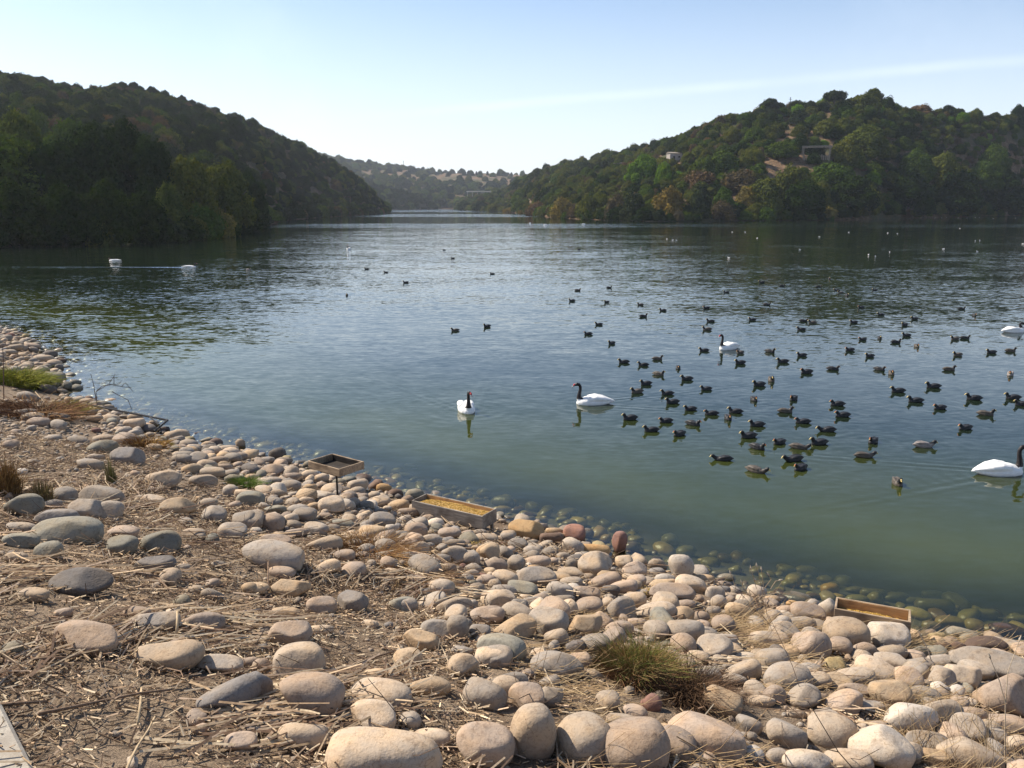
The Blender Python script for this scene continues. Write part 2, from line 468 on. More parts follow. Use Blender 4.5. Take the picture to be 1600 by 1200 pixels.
HL = Hill('left_hill', [(-1500, 420, 260, 150), (-700, 402, 280, 60), (-300, 394, 300, 70), (0, 387, 320, 116), (60, 386, 325, 118), (110, 385, 330, 128), (160, 384, 335, 138), (210, 381, 340, 138),
            (250, 379, 345, 146), (300, 376, 360, 158), (350, 369, 375, 172), (385, 362, 390, 186), (415, 352, 405, 196), (440, 345, 420, 207), (470, 342, 435, 218), (500, 340, 445, 236),
            (530, 338, 452, 254), (560, 336.5, 460, 274), (585, 335, 466, 296), (600, 334.3, 470, 316), (606, 334, 470, 324)], None, 1.3, .8, 4, 3.2)
HR = Hill('right_hill', [(706, 327.6, 1000, 325), (716, 328, 960, 312), (750, 330, 900, 300), (790, 331, 850, 294), (812, 333.5, 780, 279), (840, 337, 700, 266), (880, 341, 640, 256), (920, 343, 600, 250), (950, 344, 560, 241),
            (982, 345, 520, 236), (1012, 346, 480, 229), (1040, 346, 450, 218), (1082, 346, 420, 203), (1112, 345.5, 405, 190), (1150, 345, 395, 178), (1190, 345, 385, 168), (1225, 344.5, 380, 168),
            (1262, 344.5, 375, 165), (1290, 344, 375, 156), (1340, 343, 380, 149), (1375, 342, 385, 154), (1400, 341.5, 388, 168), (1440, 340.5, 392, 168), (1480, 339.5, 396, 170),
            (1520, 338.5, 400, 176), (1560, 337.5, 405, 174), (1600, 336.5, 410, 176), (1700, 335.5, 420, 178), (2000, 334, 450, 190), (2600, 334, 500, 215), (3300, 335, 500, 250)], None, 1.05, .9, 9, 3.2)
HM = Hill('middle_spur', [(505, 331, 900, 262), (540, 329.5, 900, 277), (570, 328.5, 900, 286), (600, 327.8, 900, 293), (630, 327.5, 900, 298), (655, 327.3, 900, 303), (668, 327.2, 905, 310), (677, 327.2, 910, 318), (681, 327.1, 910, 326)], None, 1.0, .7, 13, 4)
HF = Hill('far_hill', [(380, 326.8, 1500, 245), (470, 326.8, 1500, 240), (520, 326.8, 1500, 249), (560, 326.8, 1500, 256), (587, 326.8, 1500, 261), (612, 326.7, 1520, 262), (650, 326.6, 1540, 267), (672, 326.6, 1560, 270), (700, 326.6, 1600, 270),
            (740, 326.6, 1600, 270), (807, 326.6, 1600, 273), (900, 326.6, 1600, 280), (1100, 326.6, 1600, 290), (1300, 326.6, 1600, 300)], None, .75, .8, 21, 4)
for hh in (HL, HR, HM, HF): hh.build(M_HILL)

# ------------------------------------------------------------------ vegetation prototypes
def unit(v): return v / np.linalg.norm(v, axis=-1, keepdims=True)
def leaf_cloud(seed, n, lobes, leaf, flat=.9, shell=.35, drop=.0, aspect=1.7):
    """leaf-sized quads spread through overlapping lobes; crown about 1 unit in radius, base at z = 0"""
    r = np.random.default_rng(seed)
    w = np.array([l[3] ** 2 for l in lobes]); w = w / w.sum()
    k = r.choice(len(lobes), n, p=w)
    L_ = np.array(lobes)[k]
    d = unit(r.normal(size=(n, 3)))
    rr = (1 - np.abs(r.normal(size=n)) * shell).clip(.15, 1.03)
    nz = vnoise(d * 1.0 + L_[:, :3] * 3, 1.1, seed, 3)
    rr *= 1 + .20 * nz
    # twig clumps: pull leaves towards random clump centres
    pos = L_[:, :3] + d * rr[:, None] * L_[:, 3:4] * np.array([1, 1, flat])
    nc = max(60, n // 26); ci = r.integers(0, n, nc); cen = pos[ci]
    a = r.integers(0, nc, n)
    # choose among a few random clumps the closest
    best = a.copy(); bd = ((pos - cen[a]) ** 2).sum(1)
    for _ in range(14):
        a = r.integers(0, nc, n); dd = ((pos - cen[a]) ** 2).sum(1); mm = dd < bd; best[mm] = a[mm]; bd[mm] = dd[mm]
    near = bd < .16
    pos[near] += (cen[best[near]] - pos[near]) * .48
    keep = (pos[:, 2] > .02)
    pos, d = pos[keep], d[keep]; n = len(pos)
    nrm = unit(d + r.normal(size=(n, 3)) * .50 + np.array([0, 0, .2]))
    t = unit(np.cross(nrm, r.normal(size=(n, 3)))); b = np.cross(nrm, t)
    s = leaf * r.uniform(.6, 1.35, n)[:, None]
    q = np.stack([pos - t * s * aspect * .5, pos + b * s * .5 + nrm * s * .12, pos + t * s * aspect * .5, pos - b * s * .5 + nrm * s * .12], 1)
    V = q.reshape(-1, 3)
    F = np.arange(len(V)).reshape(-1, 4)
    return V, F
def tree_lobes(seed, n=9, spread=.6, z0=.55, z1=1.15, r0=.28, r1=.5):
    r = random.Random(seed); out = [(0, 0, (z0 + z1) / 2, .55)]
    for i in range(n):
        a = i * 2.399 + r.uniform(-.4, .4); q = spread * math.sqrt((i + .6) / n)
        z = z1 - (z1 - z0) * (q / spread) ** 1.6 * r.uniform(.6, 1.1)
        out.append((q * math.cos(a), q * math.sin(a), z, r.uniform(r0, r1)))
    return out
CROWN = {}
def crown(kind, i):
    key = (kind, i)
    if key not in CROWN:
        s = hash_seed(kind) + i * 17
        if kind == 'tree':      # broad round tree, crown from low above the ground
            lob = tree_lobes(s, 17, .72, .34, 1.24, .18, .36) + [(math.cos(a) * .62, math.sin(a) * .62, .34, .28) for a in (0.3, 1.6, 2.7, 3.9, 5.1)]
            V, F = leaf_cloud(s, 16000, lob, .052, .95, .22)
        elif kind == 'shrub':   # dense dome down to the ground
            lob = tree_lobes(s, 8, .55, .30, .78, .25, .45) + [(math.cos(a) * .55, math.sin(a) * .55, .2, .36) for a in (0, 1.3, 2.5, 3.7, 5)]
            V, F = leaf_cloud(s, 6500, lob, .072, .85, .3)
        elif kind == 'bare':    # greyish thin twiggy scrub
            lob = tree_lobes(s, 7, .5, .25, .8, .25, .5) + [(math.cos(a) * .5, math.sin(a) * .5, .2, .36) for a in (0, 1.6, 3.1, 4.6)]
            V, F = leaf_cloud(s, 6000, lob, .05, .95, .55, aspect=3.2)
        elif kind == 'umbrella':
            r = random.Random(s); lob = [(.62 * math.cos(a) * q, .62 * math.sin(a) * q, .92 - .12 * q, .34) for a, q in [(k * 2.4, math.sqrt(k / 9)) for k in range(10)]]
            V, F = leaf_cloud(s, 7000, lob, .06, .62, .3)
        elif kind == 'thin':    # airy tree with sky between its leaves
            lob = tree_lobes(s, 12, .7, .3, 1.2, .14, .3)
            V, F = leaf_cloud(s, 3600, lob, .06, .9, .5, aspect=2)
        elif kind == 'reed':
            r = np.random.default_rng(s); n = 2600
            a = r.uniform(0, 6.283, n); q = np.sqrt(r.uniform(0, 1, n)); base = np.stack([q * np.cos(a) * .7, q * np.sin(a) * .7, np.zeros(n)], 1)
            top = base + np.stack([np.cos(a) * q * .35 + r.normal(size=n) * .1, np.sin(a) * q * .35 + r.normal(size=n) * .1, r.uniform(.4, 1., n) * (1 - .35 * q)], 1)
            w = unit(np.cross(top - base, r.normal(size=(n, 3)))) * .016
            V = np.stack([base - w, base + w, top + w * .3, top - w * .3], 1).reshape(-1, 3); F = np.arange(len(V)).reshape(-1, 4)
        CROWN[key] = mesh_np('crown', V, F, M_LEAF, smooth=False, link=False)
    return CROWN[key]
def hash_seed(s): return sum(ord(c) * (i + 3) for i, c in enumerate(s))
TRUNK = {}
def trunk(kind, i):
    key = (kind, i)
    if key not in TRUNK:
        r = random.Random(i * 5 + hash_seed(kind)); b = MB()
        top = .7 if kind != 'shrub' and kind != 'bare' else .4
        w = .055 if top > .5 else .03
        pts = [(0, 0, -.08), (r.uniform(-.02, .02), r.uniform(-.02, .02), .15), (r.uniform(-.06, .06), r.uniform(-.06, .06), top * .6), (r.uniform(-.1, .1), r.uniform(-.1, .1), top * 1.25)]
        b.tube(pts, [w * 1.4, w, w * .75, w * .3], 7)
        for k in range(7):
            a = k * 2.4 + r.uniform(-.4, .4); z0 = top * r.uniform(.2, .75); q = r.uniform(.35, .65)
            b.tube([(0, 0, z0), (q * .5 * math.cos(a), q * .5 * math.sin(a), z0 + .16), (q * math.cos(a), q * math.sin(a), z0 + .16 + r.uniform(.1, .3))], [w * .55, w * .35, w * .12], 5)
        me_o = b.build('trunk', M_BARK); TRUNK[key] = me_o.data; bpy.data.objects.remove(me_o)
    return TRUNK[key]
PLANTS = []      # every plant standing on its own: dict(kind, i, loc, w, h, rot, col, px...)
def plant(kind, x, y, z, w, h, col, desc=None, i=None, ask=None):
    """w = crown width, h = total height (metres)"""
    u, v, d = project((x, y, z + h * .5))
    PLANTS.append(dict(kind=kind, i=random.randrange(3) if i is None else i, x=x, y=y, z=z, w=w, h=h, rot=random.uniform(0, 6.28), col=col, desc=desc,
                       u=float(u), v=float(v), size=float(w * h * (FPX / d) ** 2), must=desc is not None))
GR = dict(deep=(.017, .034, .007), green=(.052, .088, .016), bright=(.085, .165, .018), olive=(.072, .092, .022), yellow=(.15, .13, .045), grey=(.085, .075, .050), brown=(.105, .075, .05), blue=(.028, .042, .022), lime=(.11, .15, .04))
def at_hill(hill, kind, u, vb, vt, wpx, col, desc=None, i=None):
    p = hill.hit(u, vb)
    _, _, dep = project(p)
    h = (vb - vt) * dep / FPX / cp; w = wpx * dep / FPX
    c = GR[col]; f = random.uniform(.9, 1.12)
    plant(kind, p[0], p[1], p[2] - .03 * h, w, max(h, .8), tuple(x * f for x in c), desc, i)
# ------------------------------------------------------------------ plants one can pick out in the photograph
A = at_hill
# near trees of the left shore: (kind, u, v of foot, v of top, width, colour, label)
for a in [
    ('tree', 8, 352, 196, 170, 'green', 'broad dark tree at the left edge of the far-left shore, flat bright top'),
    ('tree', 92, 350, 208, 130, 'deep', 'dark round tree on the left shore right of the flat-topped edge tree'),
    ('tree', 118, 300, 176, 100, 'green', 'mid green tree rising behind the dark left-shore trees'),
    ('tree', 150, 345, 192, 130, 'deep', 'tall dark tree in the middle of the left shore wood'),
    ('tree', 198, 335, 185, 115, 'deep', 'tallest dark tree of the left shore with yellowish top leaves'),
    ('tree', 240, 352, 204, 95, 'deep', 'tall dark tree at the right end of the left shore wood, lit top'),
    ('tree', 296, 360, 236, 100, 'olive', 'olive green round tree on the left point, left half of the pair'),
    ('tree', 352, 358, 244, 104, 'olive', 'olive green round tree on the left point, right half of the pair'),
    ('tree', 392, 357, 266, 58, 'deep', 'dark small tree at the tip of the left point'),
    ('tree', 262, 372, 275, 60, 'olive', 'greyish olive small tree hanging left of the paired point trees'),
    ('shrub', 335, 371, 314, 66, 'yellow', 'yellow-green waterside shrub in front of the paired point trees'),
    ('shrub', 300, 373, 330, 48, 'olive', 'low olive shrub at the water just left of the yellow-green shrub'),
    ('shrub', 384, 362, 312, 60, 'deep', 'dark waterside bush at the tip of the left point'),
    ('tree', 25, 386, 280, 120, 'deep', 'dark waterside thicket under the flat-topped edge tree'),
    ('tree', 100, 385, 285, 105, 'deep', 'dark waterside thicket with a small light gap behind it'),
    ('tree', 165, 384, 280, 100, 'deep', 'black-green waterside thicket below the tall middle tree'),
    ('tree', 228, 380, 290, 84, 'deep', 'dark low tree by the water left of the point'),
    ('shrub', 268, 377, 340, 60, 'deep', 'low dark bush at the waterline left of the point'),
    ('tree', 40, 330, 158, 110, 'olive', 'olive tree above the flat-topped edge tree'),
    ('shrub', 70, 240, 157, 44, 'green', 'bright rounded bush on the left slope above the edge tree'),
    ('shrub', 45, 180, 140, 34, 'green', 'green rounded bush high on the left slope'),
    ]: A(HL, *a)
for u, vb, vt, w, k, col, d in [
    (225, 147, 127, 22, 'tree', 'blue', 'left tree of the dark pair on the left hill skyline'),
    (252, 150, 128, 27, 'tree', 'blue', 'right tree of the dark pair on the left hill skyline'),
    (297, 163, 146, 18, 'tree', 'blue', 'small dark skyline tree right of the skyline pair'),
    (284, 163, 151, 18, 'tree', 'blue', 'smaller dark tree touching the small skyline tree on the left hill'),
    (119, 146, 127, 20, 'tree', 'blue', 'dark round lone tree on the left hill skyline'),
    (101, 140, 121, 16, 'thin', 'grey', 'airy see-through tree beside the dark lone skyline tree'),
    (75, 134, 122, 22, 'thin', 'grey', 'sparse grey tree on the left hill skyline'),
    (172, 158, 135, 38, 'shrub', 'olive', 'olive dome on the left hill skyline'),
    (370, 190, 171, 40, 'shrub', 'blue', 'dark wide bush on the skyline where the left hill starts to drop'),
    (30, 128, 112, 34, 'shrub', 'blue', 'dark bush at the top left corner of the hill'),
    ]: A(HL, k, u, vb, vt, w, col, d)
# right hill
for k, u, vb, vt, w, col, d in [
    ('umbrella', 1292, 178, 139, 44, 'blue', 'dark umbrella-shaped tree leaning on the top of the right hill'),
    ('tree', 1194, 176, 151, 42, 'blue', 'dark rounded tree on the skyline above the pale outcrop'),
    ('tree', 1232, 176, 157, 26, 'blue', 'small dark skyline tree beside the thin mast'),
    ('tree', 1256, 178, 155, 26, 'blue', 'dark skyline tree left of the bare earth gap'),
    ('shrub', 1335, 175, 143, 70, 'olive', 'wide olive bush crowning the right hill beside the umbrella tree'),
    ('shrub', 1372, 176, 147, 38, 'deep', 'dark green bush at the right end of the hill crown'),
    ('shrub', 1425, 182, 160, 52, 'brown', 'brownish wide bush on the skyline right of the hill crown'),
    ('tree', 1466, 184, 163, 26, 'blue', 'dark small round tree on the right skyline'),
    ('tree', 1484, 188, 168, 24, 'blue', 'dark tree just right of the small round skyline tree'),
    ('tree', 1575, 188, 160, 28, 'deep', 'dark tree on the skyline near the right edge'),
    ('tree', 1005, 290, 236, 62, 'bright', 'bright green big round tree below the pale hut'),
    ('tree', 1036, 292, 250, 34, 'bright', 'bright green tree touching the big bright one on its right'),
    ('shrub', 1128, 268, 228, 62, 'green', 'dark green wide bush right of the pale hut'),
    ('shrub', 1100, 275, 240, 46, 'green', 'green bush directly right of the hut wall'),
    ('shrub', 1060, 236, 218, 38, 'deep', 'dark bush just above the pale hut'),
    ('shrub', 1040, 228, 212, 26, 'deep', 'dark skyline bush up-left of the pale hut'),
    ('shrub', 985, 245, 229, 30, 'deep', 'dark skyline bush above the thatched shelter'),
    ('bare', 1092, 300, 262, 80, 'brown', 'brown leafless thicket on the slope below the hut'),
    ('bare', 1152, 300, 262, 80, 'grey', 'greyish leafless thicket left of the earth bank'),
    ('shrub', 1045, 338, 283, 58, 'yellow', 'yellowish olive domed bush at the right shore'),
    ('shrub', 1092, 340, 286, 46, 'blue', 'dark bush at the shore right of the yellowish dome'),
    ('tree', 1130, 338, 287, 40, 'green', 'upright green tree on the right shore by the orange earth'),
    ('bare', 1165, 322, 287, 44, 'yellow', 'orange-brown scrub on the earth bank by the right shore'),
    ('bare', 962, 342, 296, 50, 'grey', 'pinkish grey scrub on the shore below the shelter'),
    ('shrub', 990, 344, 292, 50, 'blue', 'dark grey-green bush on the shore left of the yellowish dome'),
    ('shrub', 880, 340, 302, 46, 'yellow', 'yellow-brown willow-like bush near the point of the right shore'),
    ('shrub', 920, 342, 298, 46, 'olive', 'olive bush on the shore right of the yellow-brown one'),
    ('bare', 838, 338, 312, 44, 'brown', 'brown scrub beside the yellow reeds'),
    ('reed', 800, 334.5, 322, 28, 'yellow', 'yellow reed clump at the tip of the right shore'),
    ('reed', 820, 336, 325, 22, 'yellow', 'smaller straw-coloured reed clump at the tip of the right shore'),
    ('shrub', 1218, 246, 216, 62, 'green', 'rounded green bush left of the wooden pergola'),
    ('shrub', 1245, 238, 204, 30, 'deep', 'dark bush behind the pergola post'),
    ('shrub', 1262, 196, 176, 28, 'green', 'green bush on the earth slope below the skyline'),
    ('tree', 1345, 250, 190, 80, 'olive', 'olive tree right above the pergola'),
    ('shrub', 1315, 255, 210, 52, 'olive', 'grey-green bush touching the right post of the pergola'),
    ('shrub', 1295, 290, 246, 80, 'green', 'green bush directly below the pergola'),
    ('shrub', 1235, 310, 250, 70, 'olive', 'olive bush down-left of the pergola'),
    ('shrub', 1195, 322, 270, 70, 'olive', 'grey-olive bush on the lower slope left of the pergola'),
    ('tree', 1330, 330, 270, 90, 'deep', 'dark tree on the lower slope beneath the pergola'),
    ('tree', 1350, 338, 286, 60, 'olive', 'olive crowned tree at the dark shore'),
    ('tree', 1255, 335, 280, 80, 'deep', 'dark bushy tree at the shore below the pergola'),
    ('shrub', 1292, 341, 318, 40, 'yellow', 'low yellowish bush at the dark shore'),
    ('tree', 1425, 290, 232, 60, 'green', 'mid green tree half way up the right slope'),
    ('tree', 1470, 300, 232, 66, 'olive', 'olive round tree half way up the right slope'),
    ('tree', 1545, 280, 220, 60, 'green', 'green tree with lit top near the right edge'),
    ('tree', 1530, 300, 246, 70, 'green', 'wide green tree below the lit one near the right edge'),
    ('tree', 1420, 338, 262, 90, 'deep', 'dark tall tree on the shaded right shore'),
    ('tree', 1490, 336, 258, 96, 'deep', 'very dark wide tree on the shaded right shore'),
    ('tree', 1560, 334, 262, 90, 'deep', 'dark tree on the shore near the right edge'),
    ('bare', 1592, 325, 276, 40, 'grey', 'grey thin tree at the right edge of the shore'),
    ('shrub', 1588, 328, 302, 26, 'lime', 'small lime green bush at the right edge of the shore'),
    ('shrub', 726, 329.5, 310, 30, 'deep', 'dark bush at the far end of the right shore'),
    ('shrub', 750, 330.5, 311, 32, 'blue', 'blue-green bush below the long flat-roofed shelter'),
    ('shrub', 775, 331.5, 314, 34, 'olive', 'olive bush right of the long flat-roofed shelter'),
    ('shrub', 812, 320, 292, 34, 'green', 'green bush above the yellow reeds'),
    ('shrub', 808, 296, 277, 24, 'deep', 'dark skyline bush where the right hill begins'),
    ('shrub', 838, 280, 260, 26, 'blue', 'grey-blue skyline bush at the low end of the right hill'),
    ('tree', 944, 256, 234, 26, 'thin' and 'olive', 'pale feathery tree on the skyline left of the shelter'),
    ]: A(HR, k, u, vb, vt, w, col, d)
# lone trees on the far brown ridge
for u, vb, vt, w, d in [(726, 275, 266, 10, 'left tree of the first clump on the far brown ridge'), (733, 275, 265.5, 9, 'right tree of the first clump on the far brown ridge'),
        (745, 275, 267.5, 4.5, 'thin left tree of the middle pair on the far ridge'), (750, 275, 267.5, 5, 'right tree of the middle pair on the far ridge'),
        (762, 275, 267.5, 5, 'small round lone tree on the far ridge'), (779.5, 276, 267, 7, 'round stalked lone tree on the far ridge'), (799, 276.5, 268.5, 6, 'last lone tree at the right of the far ridge'),
        (702, 274, 267, 9, 'first lone tree at the left of the far ridge'), (579, 260, 248, 13, 'round tree on the far skyline left of the ridge'),
        (590, 262, 252, 9, 'small round tree right of the round far skyline tree'), (566, 260, 249, 16, 'wide tree on the far skyline above the left hill end'),
        (543, 256, 247, 22, 'dark wide tree behind the end of the left hill'), (662, 270, 260, 9, 'domed tree on the far slope skyline'), (643, 266, 257, 12, 'flat tree on the far slope skyline')]:
    A(HF, 'tree', u, vb, vt, w, 'blue', d)

# ------------------------------------------------------------------ the rest of the scrub, scattered
def clear_zone(u, v):
    """bare earth seen in the photograph on the right hill"""
    for (cu, cv, ru, rv) in [(1222, 249, 32, 17), (1270, 246, 36, 16), (1262, 185, 32, 11), (1268, 214, 26, 10), (1234, 200, 13, 15), (1285, 228, 22, 12), (1165, 305, 26, 18), (1105, 330, 10, 8), (1212, 262, 20, 12), (1050, 243, 26, 8), (1285, 176, 16, 8)]:
        if ((u - cu) / ru) ** 2 + ((v - cv) / rv) ** 2 < 1.3: return True
    return False
SC_PTS = {}
def clear_far(u, v):
    if u > 684 and v < 284: return True
    return (555 < u < 684 and 262 < v < 275 + (u - 600) * .06 and random.random() < .8)
SHORE_BIAS = dict(right=.22)
def scatter(hill, name, u0, u1, n, rmin, rmax, mix, tmax=1.12, tmin=.0, sep=.55, clear=None, tilt=None):
    r = random.Random(hash_seed(name)); pts = []; cell = {}
    g = rmax * 1.2
    us = [r.uniform(u0, u1) for _ in range(n)]
    for u in us:
        d0, d1, zc = [float(q) for q in hill.params(u)]
        t = r.uniform(tmin, tmax) if r.random() > SHORE_BIAS.get(name, .12) else r.uniform(0, .04)
        y = math.sqrt(d0 ** 2 + t * ((d1 * 1.0) ** 2 - d0 ** 2)) if t < 1 else d1 * (1 + (t - 1))
        x = y * (u - 800) * cp / FPX
        s = r.uniform(rmin, rmax) * (1 if r.random() > .1 else 1.35)
        key = (int(x // g), int(y // g)); bad = False
        for i in (-1, 0, 1):
            for j in (-1, 0, 1):
                for (a, b, q) in cell.get((key[0] + i, key[1] + j), ()):
                    if (a - x) ** 2 + (b - y) ** 2 < ((q + s) * sep) ** 2: bad = True; break
                if bad: break
            if bad: break
        if bad: continue
        z = float(hill.z_at(np.array([u]), np.array([y]))[0])
        if clear:
            pu, pv, _ = project((x, y, z + s * .5))
            if clear(pu, pv) and r.random() > .06: continue
        cell.setdefault(key, []).append((x, y, s))
        nz = float(vnoise(np.array([[x, y]]), 1 / 60., 77, 2)[0])
        kd, cl = r.choices([m_[0] for m_ in mix], [max(.01, m_[1] + m_[2] * nz) for m_ in mix])[0]
        pts.append((kd, cl, x, y, z, s, u))
    return pts
mixL = [(('shrub', 'olive'), 2.4, 1), (('shrub', 'deep'), 4, -1), (('shrub', 'green'), 2, 0), (('bare', 'grey'), .9, 1.5), (('bare', 'brown'), .2, .6), (('tree', 'deep'), 1.4, 0), (('shrub', 'blue'), 3, -1)]
mixR = [(('shrub', 'olive'), 3.2, 1), (('shrub', 'green'), 2.6, -1), (('shrub', 'deep'), 2.2, -2), (('bare', 'grey'), .7, .8), (('bare', 'brown'), .25, .5), (('tree', 'olive'), .9, 0), (('shrub', 'blue'), 1, -1), (('shrub', 'bright'), .2, 0)]
mixF = [(('shrub', 'olive'), 3, 1), (('shrub', 'blue'), 3, -2), (('shrub', 'green'), 2, 0), (('shrub', 'deep'), 2, 0)]
SLOPES = {
  'left_hillside_scrub': scatter(HL, 'left', -420, 604, 9000, 1.7, 3.4, mixL, 1.12, 0, .52),
  'right_hillside_scrub': scatter(HR, 'right', 712, 1980, 14000, 1.8, 3.9, mixR, 1.12, 0, .52, clear_zone),
  'middle_spur_woods': scatter(HM, 'mid', 508, 680, 900, 3.0, 5.5, [(('shrub', 'deep'), 3, 0), (('shrub', 'blue'), 2, 0), (('shrub', 'green'), 1, 0)], 1.1, 0, .55),
  'far_hillside_woods': scatter(HF, 'far', 400, 1200, 5200, 3.5, 8.0, mixF, .99, 0, .60, clear_far),
}
# the largest of the scattered plants become plants of their own, the others one mass per slope
cand = []
for nm, pts in SLOPES.items():
    if nm in ('far_hillside_woods', 'middle_spur_woods'): continue
    for q in pts:
        kd, cl, x, y, z, s, u = q
        h = s * (1.4 if kd != 'tree' else 1.7)
        pu, pv, dep = project((x, y, z + h * .5))
        # skip ones wholly behind the near wood of the left shore or outside the picture
        hidden = (pu < 262 and pv > 205) or (262 <= pu < 412 and pv > 250)
        if 5 < pu < 1595 and not hidden: cand.append(((s * FPX / dep) ** 2, nm, q, h))
cand.sort(key=lambda c_: -c_[0])
MAXP = 285 - len(PLANTS)
took = set()
for c_ in cand[:MAXP]:
    _, nm, q, h = c_; kd, cl, x, y, z, s, u = q; took.add(id(q))
    f = random.uniform(.85, 1.15)
    plant(kd, x, y, z - .05 * s, s * 2, h, tuple(v * f for v in GR[cl]))
    PLANTS[-1]['cl'] = cl

def stuff_mass(name, pts):
    protos = {}
    groups = {}
    for q in pts:
        if id(q) in took: continue
        groups.setdefault(q[0], []).append(q)
    allp = [q for g in groups.values() for q in g]
    kinds = sorted(groups); V = np.array([[q[2], q[3], q[4] - .05 * q[5]] for q in allp])
    me = bpy.data.meshes.new(name); me.from_pydata([tuple(v) for v in V], [], [])
    n = len(allp)
    col = np.ones((n, 4), dtype=np.float32); sc_ = np.zeros((n, 3), dtype=np.float32); rot = np.zeros(n, dtype=np.float32); idx = np.zeros(n, dtype=np.int32)
    order = [(k, i) for k in kinds for i in range(2)]
    for j, q in enumerate(allp):
        f = random.uniform(.8, 1.2); col[j, :3] = [x * f for x in GR[q[1]]]
        hs = random.uniform(.8, 1.15) * (1.0 if q[0] != 'tree' else .82)
        sc_[j] = (q[5], q[5], q[5] * hs * 1.2); rot[j] = random.uniform(0, 6.28); idx[j] = order.index((q[0], random.randrange(2)))
    a = me.attributes.new('tint', 'FLOAT_COLOR', 'POINT'); a.data.foreach_set('color', col.ravel())
    a = me.attributes.new('size', 'FLOAT_VECTOR', 'POINT'); a.data.foreach_set('vector', sc_.ravel())
    a = me.attributes.new('turn', 'FLOAT', 'POINT'); a.data.foreach_set('value', rot)
    a = me.attributes.new('which', 'INT', 'POINT'); a.data.foreach_set('value', idx)
    o = bpy.data.objects.new(name, me); C.objects.link(o)
    ng = bpy.data.node_groups.new(name, 'GeometryNodeTree')
    ng.interface.new_socket('Geometry', in_out='INPUT', socket_type='NodeSocketGeometry'); ng.interface.new_socket('Geometry', in_out='OUTPUT', socket_type='NodeSocketGeometry')
    N = ng.nodes.new; L = ng.links.new
    gi, go = N('NodeGroupInput'), N('NodeGroupOutput')
    def attr(nm_, ty):
        x = N('GeometryNodeInputNamedAttribute'); x.data_type = ty; x.inputs['Name'].default_value = nm_; return x.outputs['Attribute']
    join = N('GeometryNodeJoinGeometry')
    eu = N('FunctionNodeCombineXYZ') if False else N('ShaderNodeCombineXYZ'); L(attr('turn', 'FLOAT'), eu.inputs[2])
    for j, (k, i) in enumerate(order):
        src = KIND_SRC[(k, i)]
        oi = N('GeometryNodeObjectInfo'); oi.transform_space = 'ORIGINAL'; oi.inputs['Object'].default_value = src; oi.inputs['As Instance'].default_value = False
        sm = N('GeometryNodeSetMaterial'); sm.inputs['Material'].default_value = M_LEAF_I; L(oi.outputs['Geometry'], sm.inputs['Geometry'])
        ip = N('GeometryNodeInstanceOnPoints'); L(gi.outputs[0], ip.inputs['Points']); L(sm.outputs[0], ip.inputs['Instance'])
        cm = N('FunctionNodeCompare'); cm.data_type = 'INT'; cm.operation = 'EQUAL'; L(attr('which', 'INT'), cm.inputs[2]); cm.inputs[3].default_value = j
        L(cm.outputs[0], ip.inputs['Selection']); L(attr('size', 'FLOAT_VECTOR'), ip.inputs['Scale']); L(eu.outputs[0], ip.inputs['Rotation'])
        L(ip.outputs[0], join.inputs[0])
    L(join.outputs[0], go.inputs[0])
    md = o.modifiers.new('scatter', 'NODES'); md.node_group = ng
    return o
# build the single plants (thing > trunk, crown)
KIND_SRC = {}
def build_plants():
    for p_ in PLANTS:
        nm = {'tree': 'tree', 'thin': 'tree', 'umbrella': 'umbrella_tree', 'shrub': 'shrub', 'bare': 'bare_shrub', 'reed': 'reed_clump'}[p_['kind']]
        sx, sz = p_['w'] / 2 / .98, p_['h'] / (1.55 if p_['kind'] in ('tree', 'thin') else 1.2 if p_['kind'] != 'reed' else 1.)
        if p_['kind'] == 'reed':
            o = put(nm, crown('reed', p_['i']), None, (p_['x'], p_['y'], p_['z']), (0, 0, p_['rot']), (sx, sx, sz), p_['col'])
            p_['o'] = o; continue
        o = empty(nm, (p_['x'], p_['y'], p_['z']), p_['rot']); p_['o'] = o
        cr = put('crown', crown(p_['kind'], p_['i']), o, scale=(sx, sx, sz), color=p_['col'])
        put('trunk', trunk(p_['kind'], p_['i']), o, scale=(sx, sx, sz))
        KIND_SRC.setdefault((p_['kind'], p_['i']), cr)
        p_['crown'] = cr
# one colour of every kind must exist to serve the masses
for k in ('tree', 'shrub', 'bare'):
    for i in range(2):
        if not any(p_['kind'] == k and p_['i'] == i for p_ in PLANTS):
            for p_ in PLANTS:
                if p_['kind'] == k: p_['i'] = i; break
build_plants()
bpy.context.view_layer.update()
for nm, pts in SLOPES.items():
    o = stuff_mass(nm, pts)
    tag(o, {'left_hillside_scrub': 'dense scrub covering the slope of the left hill', 'right_hillside_scrub': 'dense green and brown scrub covering the right hill',
            'middle_spur_woods': 'dark woods on the low spur in the middle distance', 'far_hillside_woods': 'hazy woods on the far hill beyond the lake'}[nm], 'woods', kind='stuff')
